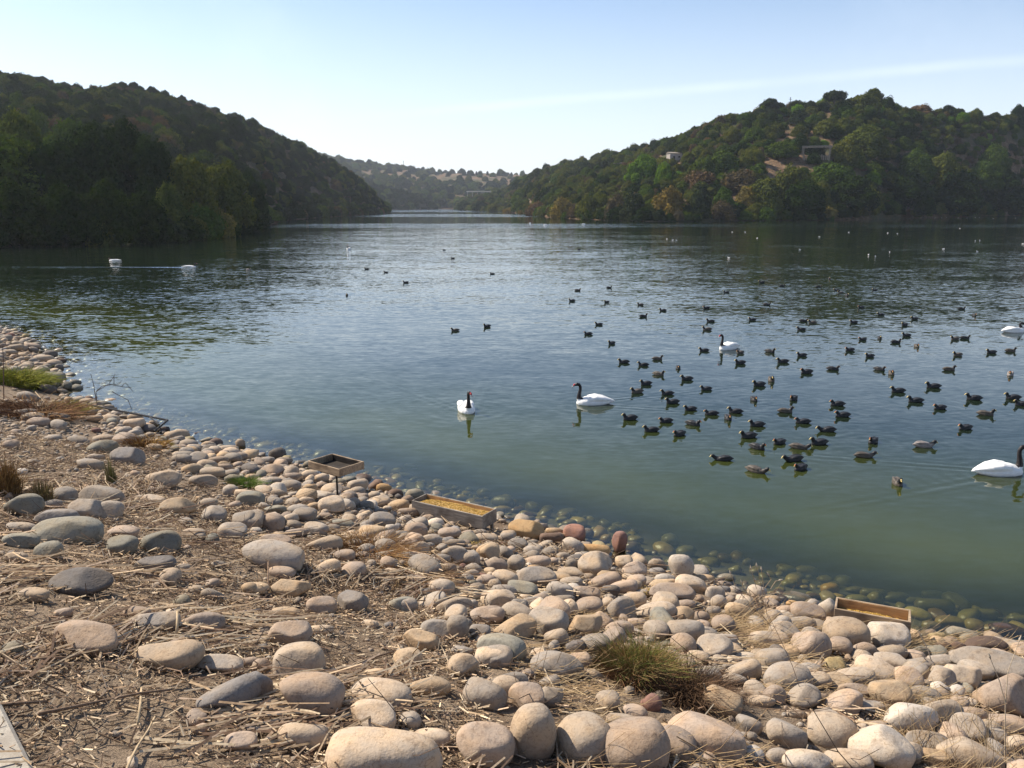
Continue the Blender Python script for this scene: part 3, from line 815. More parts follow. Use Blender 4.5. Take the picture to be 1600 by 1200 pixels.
# ------------------------------------------------------------------ birds: where they sit (photograph pixels of the middle of the body at the waterline)
def c5(x, y): return 860 + x * .2375, 420 + y * .2375
def c6(x, y): return 1220 + x * .2375, 420 + y * .2375
def c8(x, y): return 1080 + x * .325, 620 + y * .325
COOTS = []      # (u, v, heading, colour, pose)
for f, lst in ((c5, [(180, 145, 'R'), (387, 127, 'R'), (142, 213, 'L'), (370, 222, 'FL'), (592, 240, 'L', 'b'), (740, 277, 'L'), (612, 317, 'R'), (318, 370, 'L'), (247, 433, 'L', 'd', 1), (403, 495, 'FL'), (1390, 92, 'L'), (1525, 116, 'R'),
        (1157, 159, 'L'), (1425, 240, 'R'), (1025, 263, 'L', 'd', 1), (1328, 340, 'L'), (1052, 350, 'L'), (1030, 404, 'L', 'b'), (1010, 543, 'L'), (1445, 550, 'FR'), (1248, 557, 'FL', 'b', 1), (1248, 625, 'L'), (1528, 617, 'L'),
        (482, 620, 'L'), (610, 638, 'L'), (705, 598, 'R', 'b'), (840, 657, 'F', 'd', 1), (712, 700, 'FR', 'b'), (897, 732, 'L'), (628, 763, 'L'), (569, 816, 'L', 'b'), (768, 827, 'L'), (1024, 797, 'L'), (802, 885, 'L'),
        (920, 930, 'L'), (1057, 960, 'L', 'd', 1), (1216, 948, 'L'), (1372, 770, 'L'), (1453, 738, 'F', 'b'), (1338, 866, 'F', 'd', 1), (522, 992, 'L'), (662, 1070, 'L'), (758, 1010, 'L', 'd', 1), (847, 1095, 'FL', 'd', 1), (940, 1028, 'FR', 'd', 1),
        (1168, 990, 'F', 'd', 1), (1358, 1035, 'L'), (1302, 1110, 'L'), (1505, 1150, 'FL', 'd', 1), (1362, 1185, 'FR', 'd', 1), (1548, 945, 'R', 'b')]),
        (c6, [(250, 121, 'R'), (368, 144, 'L'), (393, 160, 'L', 'b'), (433, 178, 'F'), (618, 143, 'L'), (320, 68, 'F'), (527, 258, 'L', 'd', 1), (658, 305, 'L'), (150, 348, 'R', 'd', 1), (207, 359, 'L', 'b'), (134, 404, 'L'), (480, 357, 'L'),
        (880, 333, 'L'), (815, 374, 'FL'), (826, 444, 'L'), (650, 460, 'F'), (758, 488, 'R'), (537, 470, 'L', 'd', 1), (893, 514, 'F', 'b', 1), (1190, 267, 'R'), (1272, 310, 'F', 'd', 1), (1145, 466, 'L', 'b'), (1212, 460, 'R'), (1385, 555, 'L'),
        (1512, 545, 'R', 'b'), (1163, 573, 'L', 'b'), (453, 540, 'L', 'd', 1), (138, 575, 'L'), (585, 580, 'L'), (168, 688, 'L', 'd', 1), (345, 665, 'R', 'd', 1), (650, 668, 'FR', 'd', 1), (727, 694, 'F', 'b', 1), (1108, 668, 'R', 'b'),
        (1510, 700, 'FL', 'p', 1), (770, 812, 'L'), (1002, 782, 'L'), (885, 876, 'L'), (84, 862, 'FL', 'd', 1), (370, 900, 'L', 'd', 1), (404, 972, 'L', 'd', 1), (142, 1015, 'L', 'd', 1), (305, 1070, 'L', 'd', 2), (1268, 862, 'L'), (1045, 922, 'L', 'd', 1),
        (1525, 856, 'L'), (1582, 898, 'L'), (1350, 962, 'R', 'b'), (1212, 1055, 'L', 'd', 1), (250, 1155, 'L'), (120, 1182, 'R', 'b', 2), (607, 1143, 'FL', 'd', 1), (940, 1172, 'R', 'p', 2)]),
        (c8, [(152, 305, 'L', 'd', 2), (492, 308, 'L', 'd', 2), (525, 350, 'FL', 'd', 1), (312, 362, 'FR', 'b', 2), (832, 290, 'R', 'b', 2), (990, 420, 'F', 'b', 0)])):
    for e in lst:
        u, v = f(e[0], e[1]); COOTS.append((u, v, e[2], e[3] if len(e) > 3 else 'd', e[4] if len(e) > 4 else 0))
for e in [(542, 462, 'F'), (573, 421, 'L'), (603, 426, 'L'), (634, 442, 'L'), (694, 391, 'L'), (707.5, 404, 'L'), (769, 428.5, 'L'), (711, 517, 'L', 'b'), (761, 511, 'FL'), (905, 390, 'L', 'd', 2), (388, 422, 'R', 'p'), (1001, 388, 'F', 'b')]:
    COOTS.append((e[0], e[1], e[2], e[3] if len(e) > 3 else 'd', e[4] if len(e) > 4 else 0))
# (u, v of waterline under the body, heading degrees anticlockwise from the picture's right, pose, label)
SWANS = [(728, 641, 284, 'front', 'black-necked white swan swimming straight at the shore, nearest the grain tray'),
         (927, 631, 184, 'side', 'black-necked white swan gliding left, in open water left of the coots'),
         (1139, 545, 213, 'side', 'black-necked white swan among the upper coots, neck upright'),
         (1584, 519, 8, 'low', 'black-necked white swan cut by the right edge among far coots'),
         (1562, 740, 4, 'side', 'black-necked white swan facing right, nearest to the right edge of the lake'),
         (179, 407, 176, 'low', 'far white swan with its neck tucked low in the dark left water'),
         (296, 417, 5, 'side', 'far white swan swimming right and trailing a long wake'),
         (545, 390, 265, 'front', 'distant upright white swan alone in the bright middle water'),
         (828, 349, 250, 'front', 'tiny distant white swan left of the two by the reed point'),
         (852, 351.5, 180, 'low', 'tiny distant white swan, middle one by the reed point'),
         (912, 350.5, 0, 'low', 'tiny distant white swan, rightmost below the willow bushes')]
GULLS = [(1042, 373), (1051, 375), (1057, 375.5), (1144, 362.5), (1164, 362.5), (1139, 403), (1280, 370), (1326, 363), (1387, 364), (1402, 365), (1500, 357), (1524, 376), (1531, 375.5), (1357, 398), (1368, 400.5), (1390, 394), (1474, 389),
         (1527, 393), (1598, 381), (1431, 339.5), (1461, 340.5), (1471, 340), (1479, 340), (1497, 340.5), (1511, 340.5), (1524, 340), (1530, 340), (1552, 341.5), (1587, 341), (1250, 390), (1183, 372)]
BIRD_XY = [(to_plane(u, v)[:2], .010 if i < 0 else .006) for i, (u, v, *_r) in enumerate(COOTS)]
SWAN_XY = [to_plane(u, v)[:2] for u, v, *_r in SWANS]

# ------------------------------------------------------------------ the lake surface
def water_mat():
    m, nt, N, L = new_mat('lake_water')
    p = geo_pos(nt)
    dep = N('ShaderNodeAttribute'); dep.attribute_name = 'depth'; dep = dep.outputs['Fac']
    # ripples: slopes from stretched noises; wind lanes make some stretches rougher than others
    def nz(sx, sy, rot, scale, detail):
        mp = N('ShaderNodeMapping'); L(p, mp.inputs[0]); mp.inputs['Scale'].default_value = (sx, sy, 1); mp.inputs['Rotation'].default_value = (0, 0, rot)
        n = N('ShaderNodeTexNoise'); n.inputs['Scale'].default_value = scale; n.inputs['Detail'].default_value = detail; n.inputs['Roughness'].default_value = .5
        L(mp.outputs[0], n.inputs['Vector']); s = N('ShaderNodeVectorMath'); s.operation = 'SUBTRACT'; L(n.outputs['Color'], s.inputs[0]); s.inputs[1].default_value = (.5, .5, .5); return s.outputs[0]
    def vs(v, f):
        s = N('ShaderNodeVectorMath'); s.operation = 'SCALE'; L(v, s.inputs[0])
        if isinstance(f, bpy.types.NodeSocket): L(f, s.inputs['Scale'])
        else: s.inputs['Scale'].default_value = f
        return s.outputs[0]
    def va(a, b):
        s = N('ShaderNodeVectorMath'); s.operation = 'ADD'; L(a, s.inputs[0]); L(b, s.inputs[1]); return s.outputs[0]
    small = nz(.6, 1.6, .15, 6.5, 3); mid = nz(.5, 1.5, -.1, 2.2, 2); long_ = nz(.5, 1.2, .3, .25, 2)
    sep = N('ShaderNodeSeparateXYZ'); L(p, sep.inputs[0]); X, Y = sep.outputs[0], sep.outputs[1]
    # wind: calm under the near bank, breezy further out and to the left and right; calm lanes in front of the far shores
    lane = N('ShaderNodeMapping'); L(p, lane.inputs[0]); lane.inputs['Scale'].default_value = (.004, .021, 1); lane.inputs['Rotation'].default_value = (0, 0, -.05)
    lanes = noise_n(nt, lane.outputs[0], 1.0, 3, .5)
    out_ = mapr(nt, Y, 12, 50, .5, 1.4, True)
    patch = N('ShaderNodeMapping'); L(p, patch.inputs[0]); patch.inputs['Scale'].default_value = (.05, .09, 1)
    pt = mapr(nt, noise_n(nt, patch.outputs[0], 1., 2), .35, .65, .7, 1.2)
    left = mapr(nt, math_n(nt, 'ADD', X, math_n(nt, 'MULTIPLY', Y, .33)), -4, 3, 1.5, 1.0, True)
    far = mapr(nt, Y, 110, 190, 0, 1, True)
    yy = math_n(nt, 'MULTIPLY', math_n(nt, 'ADD', Y, math_n(nt, 'ADD', math_n(nt, 'MULTIPLY', math_n(nt, 'SUBTRACT', lanes, .5), 60), math_n(nt, 'MULTIPLY', X, .05))), 1 / 1000)
    lane_k = ramp(nt, yy, [(.11, .16), (.15, .10), (.172, .09), (.182, .5), (.208, .55), (.22, .05), (.33, .05), (.345, .6), (.43, .6), (.45, .06), (.54, .08), (.57, .7)])
    lane_k = math_n(nt, 'MULTIPLY', lane_k, 5.0)
    mixl = N('ShaderNodeMix'); L(far, mixl.inputs[0]); mixl.inputs[2].default_value = 1.0; L(lane_k, mixl.inputs[3])
    amp = math_n(nt, 'MULTIPLY', math_n(nt, 'MULTIPLY', out_, pt), math_n(nt, 'MULTIPLY', left, mixl.outputs[0]))
    slope = va(va(vs(small, .17), vs(mid, .10)), vs(long_, .05))
    slope = vs(slope, amp)
    q = N('ShaderNodeVectorMath'); q.operation = 'MULTIPLY'; L(slope, q.inputs[0]); q.inputs[1].default_value = (.55, 1.0, 0)
    g = N('ShaderNodeNewGeometry')
    nn = va(g.outputs['Normal'], q.outputs[0]); no = N('ShaderNodeVectorMath'); no.operation = 'NORMALIZE'; L(nn, no.inputs[0]); nrm = no.outputs[0]
    fr = N('ShaderNodeFresnel'); fr.inputs['IOR'].default_value = 1.31; L(nrm, fr.inputs['Normal'])
    gl = N('ShaderNodeBsdfGlossy'); gl.inputs['Roughness'].default_value = .035; L(nrm, gl.inputs['Normal']); gl.inputs['Color'].default_value = (1, 1, 1, 1)
    # under the surface: clear in the shallows, green murk with depth
    n1 = noise_n(nt, p, .22, 3)
    murk = mixrgb(nt, (.032, .042, .009), (.043, .052, .011), mapr(nt, n1, .4, .62))
    murk = mixrgb(nt, murk, (.010, .017, .009), mapr(nt, dep, .8, 2.2))
    df = N('ShaderNodeBsdfDiffuse'); L(murk, df.inputs[0])
    tr = N('ShaderNodeBsdfTransparent'); L(mixrgb(nt, (.96, .97, .9), (.55, .62, .30), mapr(nt, dep, 0, .8)), tr.inputs[0])
    k = mapr(nt, dep, .0, .72, .03, 1.0, True)
    body = N('ShaderNodeMixShader'); L(k, body.inputs[0]); L(tr.outputs[0], body.inputs[1]); L(df.outputs[0], body.inputs[2])
    mx = N('ShaderNodeMixShader'); L(fr.outputs[0], mx.inputs[0]); L(body.outputs[0], mx.inputs[1]); L(gl.outputs[0], mx.inputs[2])
    o = N('ShaderNodeOutputMaterial'); L(mx.outputs[0], o.inputs[0])
    return m
M_WATER = water_mat()
xs = np.concatenate([[-1250, -600, -250, -120, -70], np.arange(-45, -14, .5), np.arange(-14, 16, .075), np.arange(16, 40, .5), [45, 70, 120, 250, 600, 1250.]])
ys = np.concatenate([[-90, -40, -20, -5], np.arange(0, 8, .3), np.arange(8, 27, .075), np.arange(27, 60, .35), [62, 64.4], np.arange(64.5, 67.6, .06), [70, 90, 130, 200, 300, 450, 700, 1200, 2090.]])
P, F = grid(xs, ys)
wd = -bank_h(P)
Z = np.zeros(len(P))
near = (P[:, 0] > -16) & (P[:, 0] < 18) & (P[:, 1] > 6) & (P[:, 1] < 30)
Pn = P[near]; zn = np.zeros(len(Pn))
rr_ = np.random.default_rng(5)
for i, (b, _) in enumerate(BIRD_XY):
    if b[1] > 30: continue
    d = np.hypot(*(Pn - b).T); m_ = d < 1.5
    zn[m_] += .0022 * np.sin(d[m_] / .26 * 6.283 + rr_.uniform(0, 6)) * np.exp(-d[m_] / .55) * np.clip(d[m_] / .2, 0, 1)
for (u, v, hd, po, lb), b in zip(SWANS, SWAN_XY):
    if b[1] > 30: continue
    # V-shaped wake behind each near swan
    d = Pn - b; a = math.radians(hd); f = np.array([math.cos(a), math.sin(a)]); s = np.array([-f[1], f[0]])
    lo, la = -(d @ f), d @ s
    for sg in (-1, 1):
        off = la * sg - (.15 + lo * .36); m_ = (lo > -.3) & (lo < 5.5) & (np.abs(off) < .5)
        zn[m_] += .007 * np.sin(off[m_] / .24 * 6.283) * np.exp(-(off[m_] / .22) ** 2) * np.exp(-lo[m_].clip(0) / 3.0)
    dd = np.hypot(*d.T); m_ = dd < 2.2
    zn[m_] += .0035 * np.sin(dd[m_] / .3 * 6.283) * np.exp(-dd[m_] / .8)
Z[near] = zn
for (u, v, ln) in ((296, 417.5, 15.),):      # long thin wakes of the two far swans
    b = to_plane(u, v)[:2]; dx = b[0] - P[:, 0]; off = P[:, 1] - b[1] - dx * .012; m_ = (dx > 0) & (dx < ln) & (np.abs(off) < .5)
    Z[m_] += .02 * np.sin(off[m_] / .32 * 6.283) * np.exp(-(off[m_] / .22) ** 2) * np.exp(-dx[m_] / ln)
water = mesh_np('lake_water', np.column_stack([P, Z]), F, M_WATER, extra={'depth': wd}); tag(water, kind='structure')

# ------------------------------------------------------------------ haze over the whole valley
hz = MB(); hz.box(0, 1000, (98 - 3.9) / 2, 2700, 2400, 101.9)
haze = hz.build('haze', None); tag(haze, 'thin pale summer haze over the lake valley', 'haze', kind='stuff')
m, nt, N, L = new_mat('thin_haze')
v = N('ShaderNodeVolumePrincipled'); v.inputs['Color'].default_value = (.80, .88, 1.0, 1); v.inputs['Density'].default_value = .00014; v.inputs['Anisotropy'].default_value = .35
o = N('ShaderNodeOutputMaterial'); L(v.outputs[0], o.inputs['Volume']); haze.data.materials.append(m)

# ------------------------------------------------------------------ stones
_STC = dict(b=(.44, .36, .28), g=(.31, .285, .26), p=(.37, .288, .235), t=(.47, .34, .21), d=(.15, .145, .15), n=(.225, .235, .20), w=(.47, .44, .40), r=(.25, .14, .11), o=(.42, .27, .13), y=(.36, .30, .14), s=(.24, .24, .25), e=(.15, .09, .07))
_mean = np.array((.345, .27, .190)); STC = {k: tuple(np.array(v) * .89 * .6 + _mean * (np.mean(v) * .89 / _mean.mean()) * .40) if k not in 'or' else v for k, v in _STC.items()}
STN = dict(b='beige', g='grey', p='pinkish', t='tan', d='dark', n='greenish grey', w='pale', r='reddish', o='orange-stained', y='yellowish', s='slate grey', e='dark brown')
import bmesh
def ico(sub):
    bm = bmesh.new(); bmesh.ops.create_icosphere(bm, subdivisions=sub, radius=1)
    V = np.array([v.co[:] for v in bm.verts]); Fc = np.array([[v.index for v in f.verts] for f in bm.faces]); bm.free(); return V, Fc
ICO = {s: ico(s) for s in (1, 2, 3, 4)}
def stone_shape(seed, sub):
    r = np.random.default_rng(seed * 13 + 5); V, Fc = ICO[sub]; D = V.copy()
    # worn cobble: a rounded box of random squareness, a few soft facets, slow dents
    e = r.uniform(2.05, 2.9); rad = (np.abs(D) ** e).sum(1) ** (-1 / e); P_ = D * rad[:, None]
    for _ in range(r.integers(2, 6)):
        n = unit(r.normal(size=3)); d = r.uniform(.66, .92); s = P_ @ n
        ex = s - d; k = r.uniform(.03, .12); soft = np.where(ex > -k, (ex + k) ** 2 / (4 * k), 0); soft = np.where(ex > k, ex, soft)
        P_ -= np.outer(soft * .9, n)
    P_ *= (1 + .09 * vnoise(D, .28, seed, 2) + (.018 * vnoise(D, 1.4, seed + 9, 3) if sub > 2 else 0))[:, None]
    P_ *= (1 + .12 * P_[:, :1] * r.uniform(-1, 1))
    lo, hi = P_.min(0), P_.max(0); P_ = (P_ - (lo + hi) / 2) / ((hi - lo) / 2)
    return P_, Fc
NSH = 26
SH_HI = [mesh_np('stone', *stone_shape(i, 4), M_STONE, link=False) for i in range(NSH)]
SH_MD = [mesh_np('stone', *stone_shape(i, 3), M_STONE, link=False) for i in range(NSH)]
SH_LO = [stone_shape(i, 2) for i in range(NSH)]
PEB = [stone_shape(i + 50, 1) for i in range(8)]

SL = []   # catalogue of stones: crop origin, then cx, cy, w, h, colour, tilt (all in 4x crop pixels)
def S(ox, oy, txt, k=.25):
    for e in txt.split(';'):
        q = e.split()
        if len(q) < 4: continue
        x, y, w, h = map(float, q[:4]); c = q[4] if len(q) > 4 else random.choice('bggpbt'); tl = float(q[5]) if len(q) > 5 else 0
        SL.append([ox + x * k, oy + y * k, w * k, h * k, c, tl])
S(0, 480, "330 450 130 85 n; 375 430 60 50 n; 300 510 100 60 d; 180 560 130 60 g; 155 665 140 55 g; 200 690 140 55 b; 245 720 130 60 p; 35 655 75 40 g; 365 690 130 60 g; 370 740 130 70 g 15; 490 835 150 65 g 10; 650 825 140 60 b; 785 835 150 90 p; 640 880 170 90 n -8; 800 940 185 125 s; 560 985 160 60 g; 590 940 120 50 g; 325 825 110 50 g; 590 700 100 50 b; 690 700 110 60 b; 840 735 125 85 b; 940 765 100 60 d; 850 690 100 50 b; 1110 795 140 60 b -8; 1180 860 110 70 g; 1305 860 90 50 b; 1430 885 120 50 b; 1500 845 60 45 b; 1140 950 130 65 g; 1240 955 110 95 g; 1465 945 140 70 g 12; 1365 960 130 60 p; 1205 1015 130 75 t -10; 1330 1035 160 70 b; 1020 1075 220 100 b 4; 1270 1090 170 85 b; 1440 1150 90 80 g; 1540 1170 150 60 b; 550 595 100 50 b; 670 630 90 45 g; 340 345 85 35 b; 270 325 120 35 b; 370 370 50 30 d; 150 600 90 45 g; 1090 835 90 45 g; 1400 1000 120 50 p; 1300 905 80 50 g; 1560 910 90 60 g; 960 720 60 30 b; 70 860 90 60 p; 240 400 90 45 b; 160 370 80 35 b; 100 255 100 35 b; 210 245 90 30 p; 310 290 90 40 d; 60 285 90 35 b")
S(0, 760, "205 25 110 50 b; 395 70 140 120 g; 150 125 200 130 n -6; 320 120 130 70 g; 350 200 240 90 s -6; 425 285 360 150 n -12; 545 145 190 125 g; 685 155 140 130 g 10; 635 60 260 95 g 4; 960 95 150 80 b; 1110 135 210 120 t -10; 880 78 110 50 b; 1300 115 120 80 b; 1335 180 160 110 g; 1530 215 150 130 g; 1565 85 170 100 n; 1210 305 150 80 b; 1450 290 170 120 g; 1165 225 120 60 g 15; 130 340 190 70 n -5; 100 450 130 65 b; 305 405 150 110 n; 140 265 190 80 g; 765 375 190 120 n 6; 1005 360 225 150 n 4; 775 290 190 60 p 5; 500 605 360 150 d 3; 970 495 240 110 d -6; 1060 575 130 120 b; 975 625 60 60 b; 1140 510 100 50 g; 210 680 180 60 b 6; 400 790 100 60 p; 400 535 110 45 p; 850 800 170 90 p; 970 850 290 130 g -6; 1260 860 270 130 p -6; 530 955 400 145 p 4; 1055 1060 410 150 b 3; 1380 1120 270 110 g; 1560 1100 130 70 p; 1565 400 120 80 g; 1570 330 70 55 t; 10 520 60 60 g; 1560 640 100 80 t; 1430 805 120 50 b; 750 400 40 30 n")
S(0, 900, "1445 745 400 190 s -38; 1500 1045 200 120 p -8; 1250 955 100 60 p; 1560 960 90 70 g")
S(380, 660, "215 190 115 75 d; 150 235 100 40 g; 255 240 110 50 g; 100 290 110 45 g; 240 285 110 45 g; 315 340 110 60 p; 340 310 60 30 b; 190 365 120 40 g; 285 400 160 85 g 4; 420 412 95 65 t -8; 220 445 120 60 b; 490 395 80 50 p; 390 490 110 60 b; 345 550 140 70 g; 440 530 90 60 t -10; 550 525 170 120 b -5; 520 590 100 50 p; 55 620 150 140 g; 185 630 140 140 p 12; 310 640 110 60 b; 335 695 150 60 p -8; 455 670 170 90 g 12; 625 640 145 75 n 5; 560 665 100 60 g; 780 665 110 50 g; 735 610 55 50 p; 870 615 165 110 g -18; 1000 620 110 75 g -18; 1080 680 150 110 p; 1030 560 140 65 p; 860 485 110 60 b -12; 770 520 95 65 g; 770 565 100 50 p; 720 395 130 90 b -15; 880 405 100 50 o; 950 435 100 45 e -8; 1075 445 120 60 n -6; 975 465 60 42 d; 960 515 70 50 d; 1200 640 115 85 w -8; 1155 600 85 50 p; 1290 695 150 75 p; 1175 735 140 80 g; 1310 758 160 55 g; 1520 730 155 75 b; 1480 690 90 45 g; 1395 695 100 50 p; 1530 800 150 100 t; 1320 825 170 110 g; 1420 850 130 100 g; 1100 790 130 90 b; 1030 845 150 85 g; 1030 765 130 80 p; 890 780 140 110 g; 1140 885 190 95 b; 1560 885 115 90 b; 1285 930 100 110 p 25; 1430 945 95 55 b; 1520 985 130 70 p; 40 730 85 60 g; 200 745 200 70 p; 190 830 400 130 g 7; 510 768 220 110 b -5; 635 835 140 80 p; 750 835 100 60 p; 530 910 160 95 b -12; 690 925 160 105 p; 800 885 60 60 b; 240 940 180 65 p 6; 290 1040 260 130 t 6; 80 1045 160 80 t -6; 1240 1040 170 140 b; 1080 990 130 75 p; 1000 1140 180 100 n; 1460 1040 100 75 b; 1560 1100 170 90 p; 680 440 60 60 b; 590 450 60 60 g; 600 400 60 45 b; 820 460 80 60 b; 900 540 60 40 w; 1180 690 60 40 b; 1360 620 60 40 w")
S(400, 900, "410 190 190 110 p -6; 600 170 210 150 s 12; 175 240 190 70 t 4; 215 370 260 170 p -14; 265 545 310 235 b -10; 350 745 385 265 p 5; 35 560 110 90 p; 20 700 150 220 s -30; 300 1000 300 160 b -8; 770 745 415 170 b 14; 725 885 310 190 b 8; 1090 690 250 120 t; 1030 405 230 130 t 4; 950 515 175 120 t -20; 1130 335 200 130 g 12; 1260 330 145 155 g; 1240 195 235 120 b -8; 1440 255 225 120 p -14; 1400 345 135 95 s; 1500 150 195 115 b; 1160 80 170 130 b; 1290 565 195 155 b 6; 1290 465 140 60 g; 1500 415 230 90 w; 1485 510 240 130 b; 1430 745 270 180 g 12; 1560 690 180 130 b; 800 1130 680 270 b -3; 1430 1060 350 250 p -8; 940 180 150 100 g; 1100 1010 230 70 b 8; 720 620 170 50 t; 710 300 120 50 b 10; 830 310 60 50 s; 850 790 60 60 g; 1510 1040 10 10 g")
S(760, 780, "250 190 225 130 o 10; 405 245 150 85 e; 425 200 120 45 t; 550 205 140 95 r 10; 545 290 145 115 w 8; 670 320 210 100 o 6; 832 262 90 130 r; 130 240 95 72 g; 195 290 130 90 g; 290 325 125 75 g; 290 270 75 40 g; 415 318 90 60 b; 480 360 95 62 g; 535 405 85 70 g; 320 390 175 60 p 6; 420 392 65 55 p; 120 330 95 92 g; 185 400 105 110 g 15; 60 415 150 90 p; 30 250 95 70 b; 20 330 130 110 t; 680 410 215 155 b; 860 395 110 115 b; 930 445 180 100 p -12; 750 520 195 120 p -14; 530 470 175 85 b 8; 310 500 260 150 g -10; 530 525 145 80 g; 860 550 170 95 p; 940 520 120 95 p; 780 575 115 85 d; 460 575 175 115 g 8; 625 590 170 105 p; 480 630 150 60 g; 500 690 135 120 b -20; 645 680 175 125 p; 840 690 180 165 g; 930 630 145 110 b 15; 1060 705 255 110 b -6; 1160 590 280 125 p; 1215 430 155 175 w 12; 1120 500 140 70 w; 1070 400 130 60 b; 1070 460 110 62 s; 1230 515 90 55 t; 1360 500 125 70 t 10; 1430 590 110 110 g 25; 1230 730 150 120 t; 1340 740 110 75 p; 1240 660 135 60 p; 1240 835 235 165 g; 1240 915 155 150 p -15; 620 790 215 145 t; 385 770 260 185 g 10; 440 870 145 130 b -25; 80 635 215 130 b; 110 570 170 55 g; 290 645 150 60 g; 210 690 115 140 g; 40 730 150 130 p; 90 935 310 170 n 18; 70 990 190 140 g; 440 1050 330 190 g 6; 830 810 180 90 p -4; 940 775 130 65 p; 1060 830 150 150 g; 680 920 195 140 g; 350 945 95 55 t; 555 925 120 100 d; 1430 935 215 160 g; 1500 885 150 90 g; 1570 700 160 120 t; 1480 790 140 120 p; 140 1140 240 90 g; 1480 570 90 60 s; 1555 575 80 70 w; 1420 700 90 70 g")
S(800, 900, "130 985 260 310 b -10; 450 1030 325 320 b -20; 760 1090 400 400 p -20; 1210 1010 450 280 p 8; 1020 1070 240 200 p 20; 600 790 145 130 b; 770 860 150 110 p 30; 870 795 130 110 r; 680 905 180 90 b; 1320 790 235 180 t 25; 90 755 225 160 p 6; 240 755 160 135 g; 1190 640 235 130 g; 1480 930 160 110 g 15; 1180 1150 180 90 p; 5 1060 90 150 p; 1500 1120 140 110 w; 940 960 150 60 t; 1380 650 170 70 g; 1560 780 160 70 b; 1270 590 120 50 g; 30 640 130 60 g; 1500 1000 60 60 g; 500 620 140 70 b; 1080 760 60 60 g")
S(1200, 900, "490 365 250 170 b; 750 375 215 175 w; 245 240 205 135 p; 380 215 125 145 w 20; 290 175 95 65 g; 105 220 105 85 p; 160 172 95 50 o; 40 270 125 120 g; 100 360 190 130 b -20; 205 310 185 105 g; 265 430 230 200 p -15; 450 450 135 135 p 10; 610 365 105 110 p; 590 460 165 85 p; 680 600 250 130 b 28; 550 640 225 120 b; 310 660 155 100 b; 120 640 265 185 g; 870 650 160 135 p; 765 740 225 165 t; 420 560 145 110 y; 780 540 205 90 g 12; 770 480 185 52 b; 950 560 155 85 g; 1075 535 150 80 g; 1205 635 215 150 b 8; 1300 600 180 120 g 14; 1200 500 115 80 g; 1400 570 400 140 g 20; 1490 520 210 105 p 16; 1490 755 300 225 p; 980 745 175 100 g 16; 1090 740 75 70 p; 885 880 300 185 w; 1090 860 215 160 g 16; 1280 870 165 85 p; 1245 960 180 155 g 12; 1000 1040 235 90 g; 700 1085 350 260 w 28; 890 1110 175 125 g; 1260 1120 330 190 b 16; 110 985 230 170 g; 400 975 280 210 b 20; 250 1165 300 130 w; 500 1165 270 130 b 15; 540 720 185 80 p; 630 730 85 70 g; 40 745 130 120 p; 1500 935 210 120 p 12; 1040 1140 210 100 t; 30 530 180 160 g; 220 520 70 70 g; 250 560 160 60 t 16; 1560 1050 120 90 b; 60 1130 130 90 g; 1420 1000 120 90 g; 690 940 110 60 p; 180 860 120 60 b; 1450 900 120 70 p; 800 440 100 60 g; 950 470 110 60 n; 840 400 90 70 g; 200 700 60 50 g; 1390 1120 60 50 b; 640 820 160 70 g; 320 760 120 60 p; 1340 700 90 60 n")
SUBM = []
_k = len(SL)
S(1200, 900, "385 80 110 70 o; 285 128 100 45 e; 800 135 170 60 n; 940 240 160 75 w 22; 1045 190 220 80 n; 1135 290 150 75 y 6; 1030 310 120 60 n; 1060 385 105 70 y; 1300 315 120 75 y 12; 1220 365 200 90 n; 1410 335 115 62 y; 1500 350 200 60 e; 1350 440 240 70 e; 1470 430 170 70 g 12; 1185 445 95 60 e; 1095 445 90 60 e; 1570 275 130 60 n; 1030 118 130 40 n; 660 110 150 50 n; 540 90 110 40 n; 560 150 140 45 n; 900 160 100 50 n; 1350 240 160 60 n; 1180 150 130 45 n")
S(1080, 620, "555 838 110 52 y; 155 850 70 40 n; 470 900 70 40 n; 860 945 90 45 n; 1000 965 100 50 n", .325)
S(380, 660, "900 395 60 40 o; 1370 472 75 50 y; 1450 490 90 45 y; 1050 275 90 40 n; 1010 335 110 45 n; 850 285 80 30 n; 1250 430 90 35 n; 1110 380 80 30 n; 720 265 60 26 n; 1600 545 90 45 b; 1260 470 90 36 e")
S(760, 780, "340 130 100 50 y; 470 130 80 45 n; 480 165 70 40 n; 60 80 120 50 g; 560 120 60 35 n; 1460 470 110 50 n; 1300 440 100 45 n; 1180 360 70 30 n; 950 360 80 35 n; 730 270 90 30 e; 820 320 90 30 n; 1000 330 70 28 n")
for e in SL[_k:]: e.append('sub')

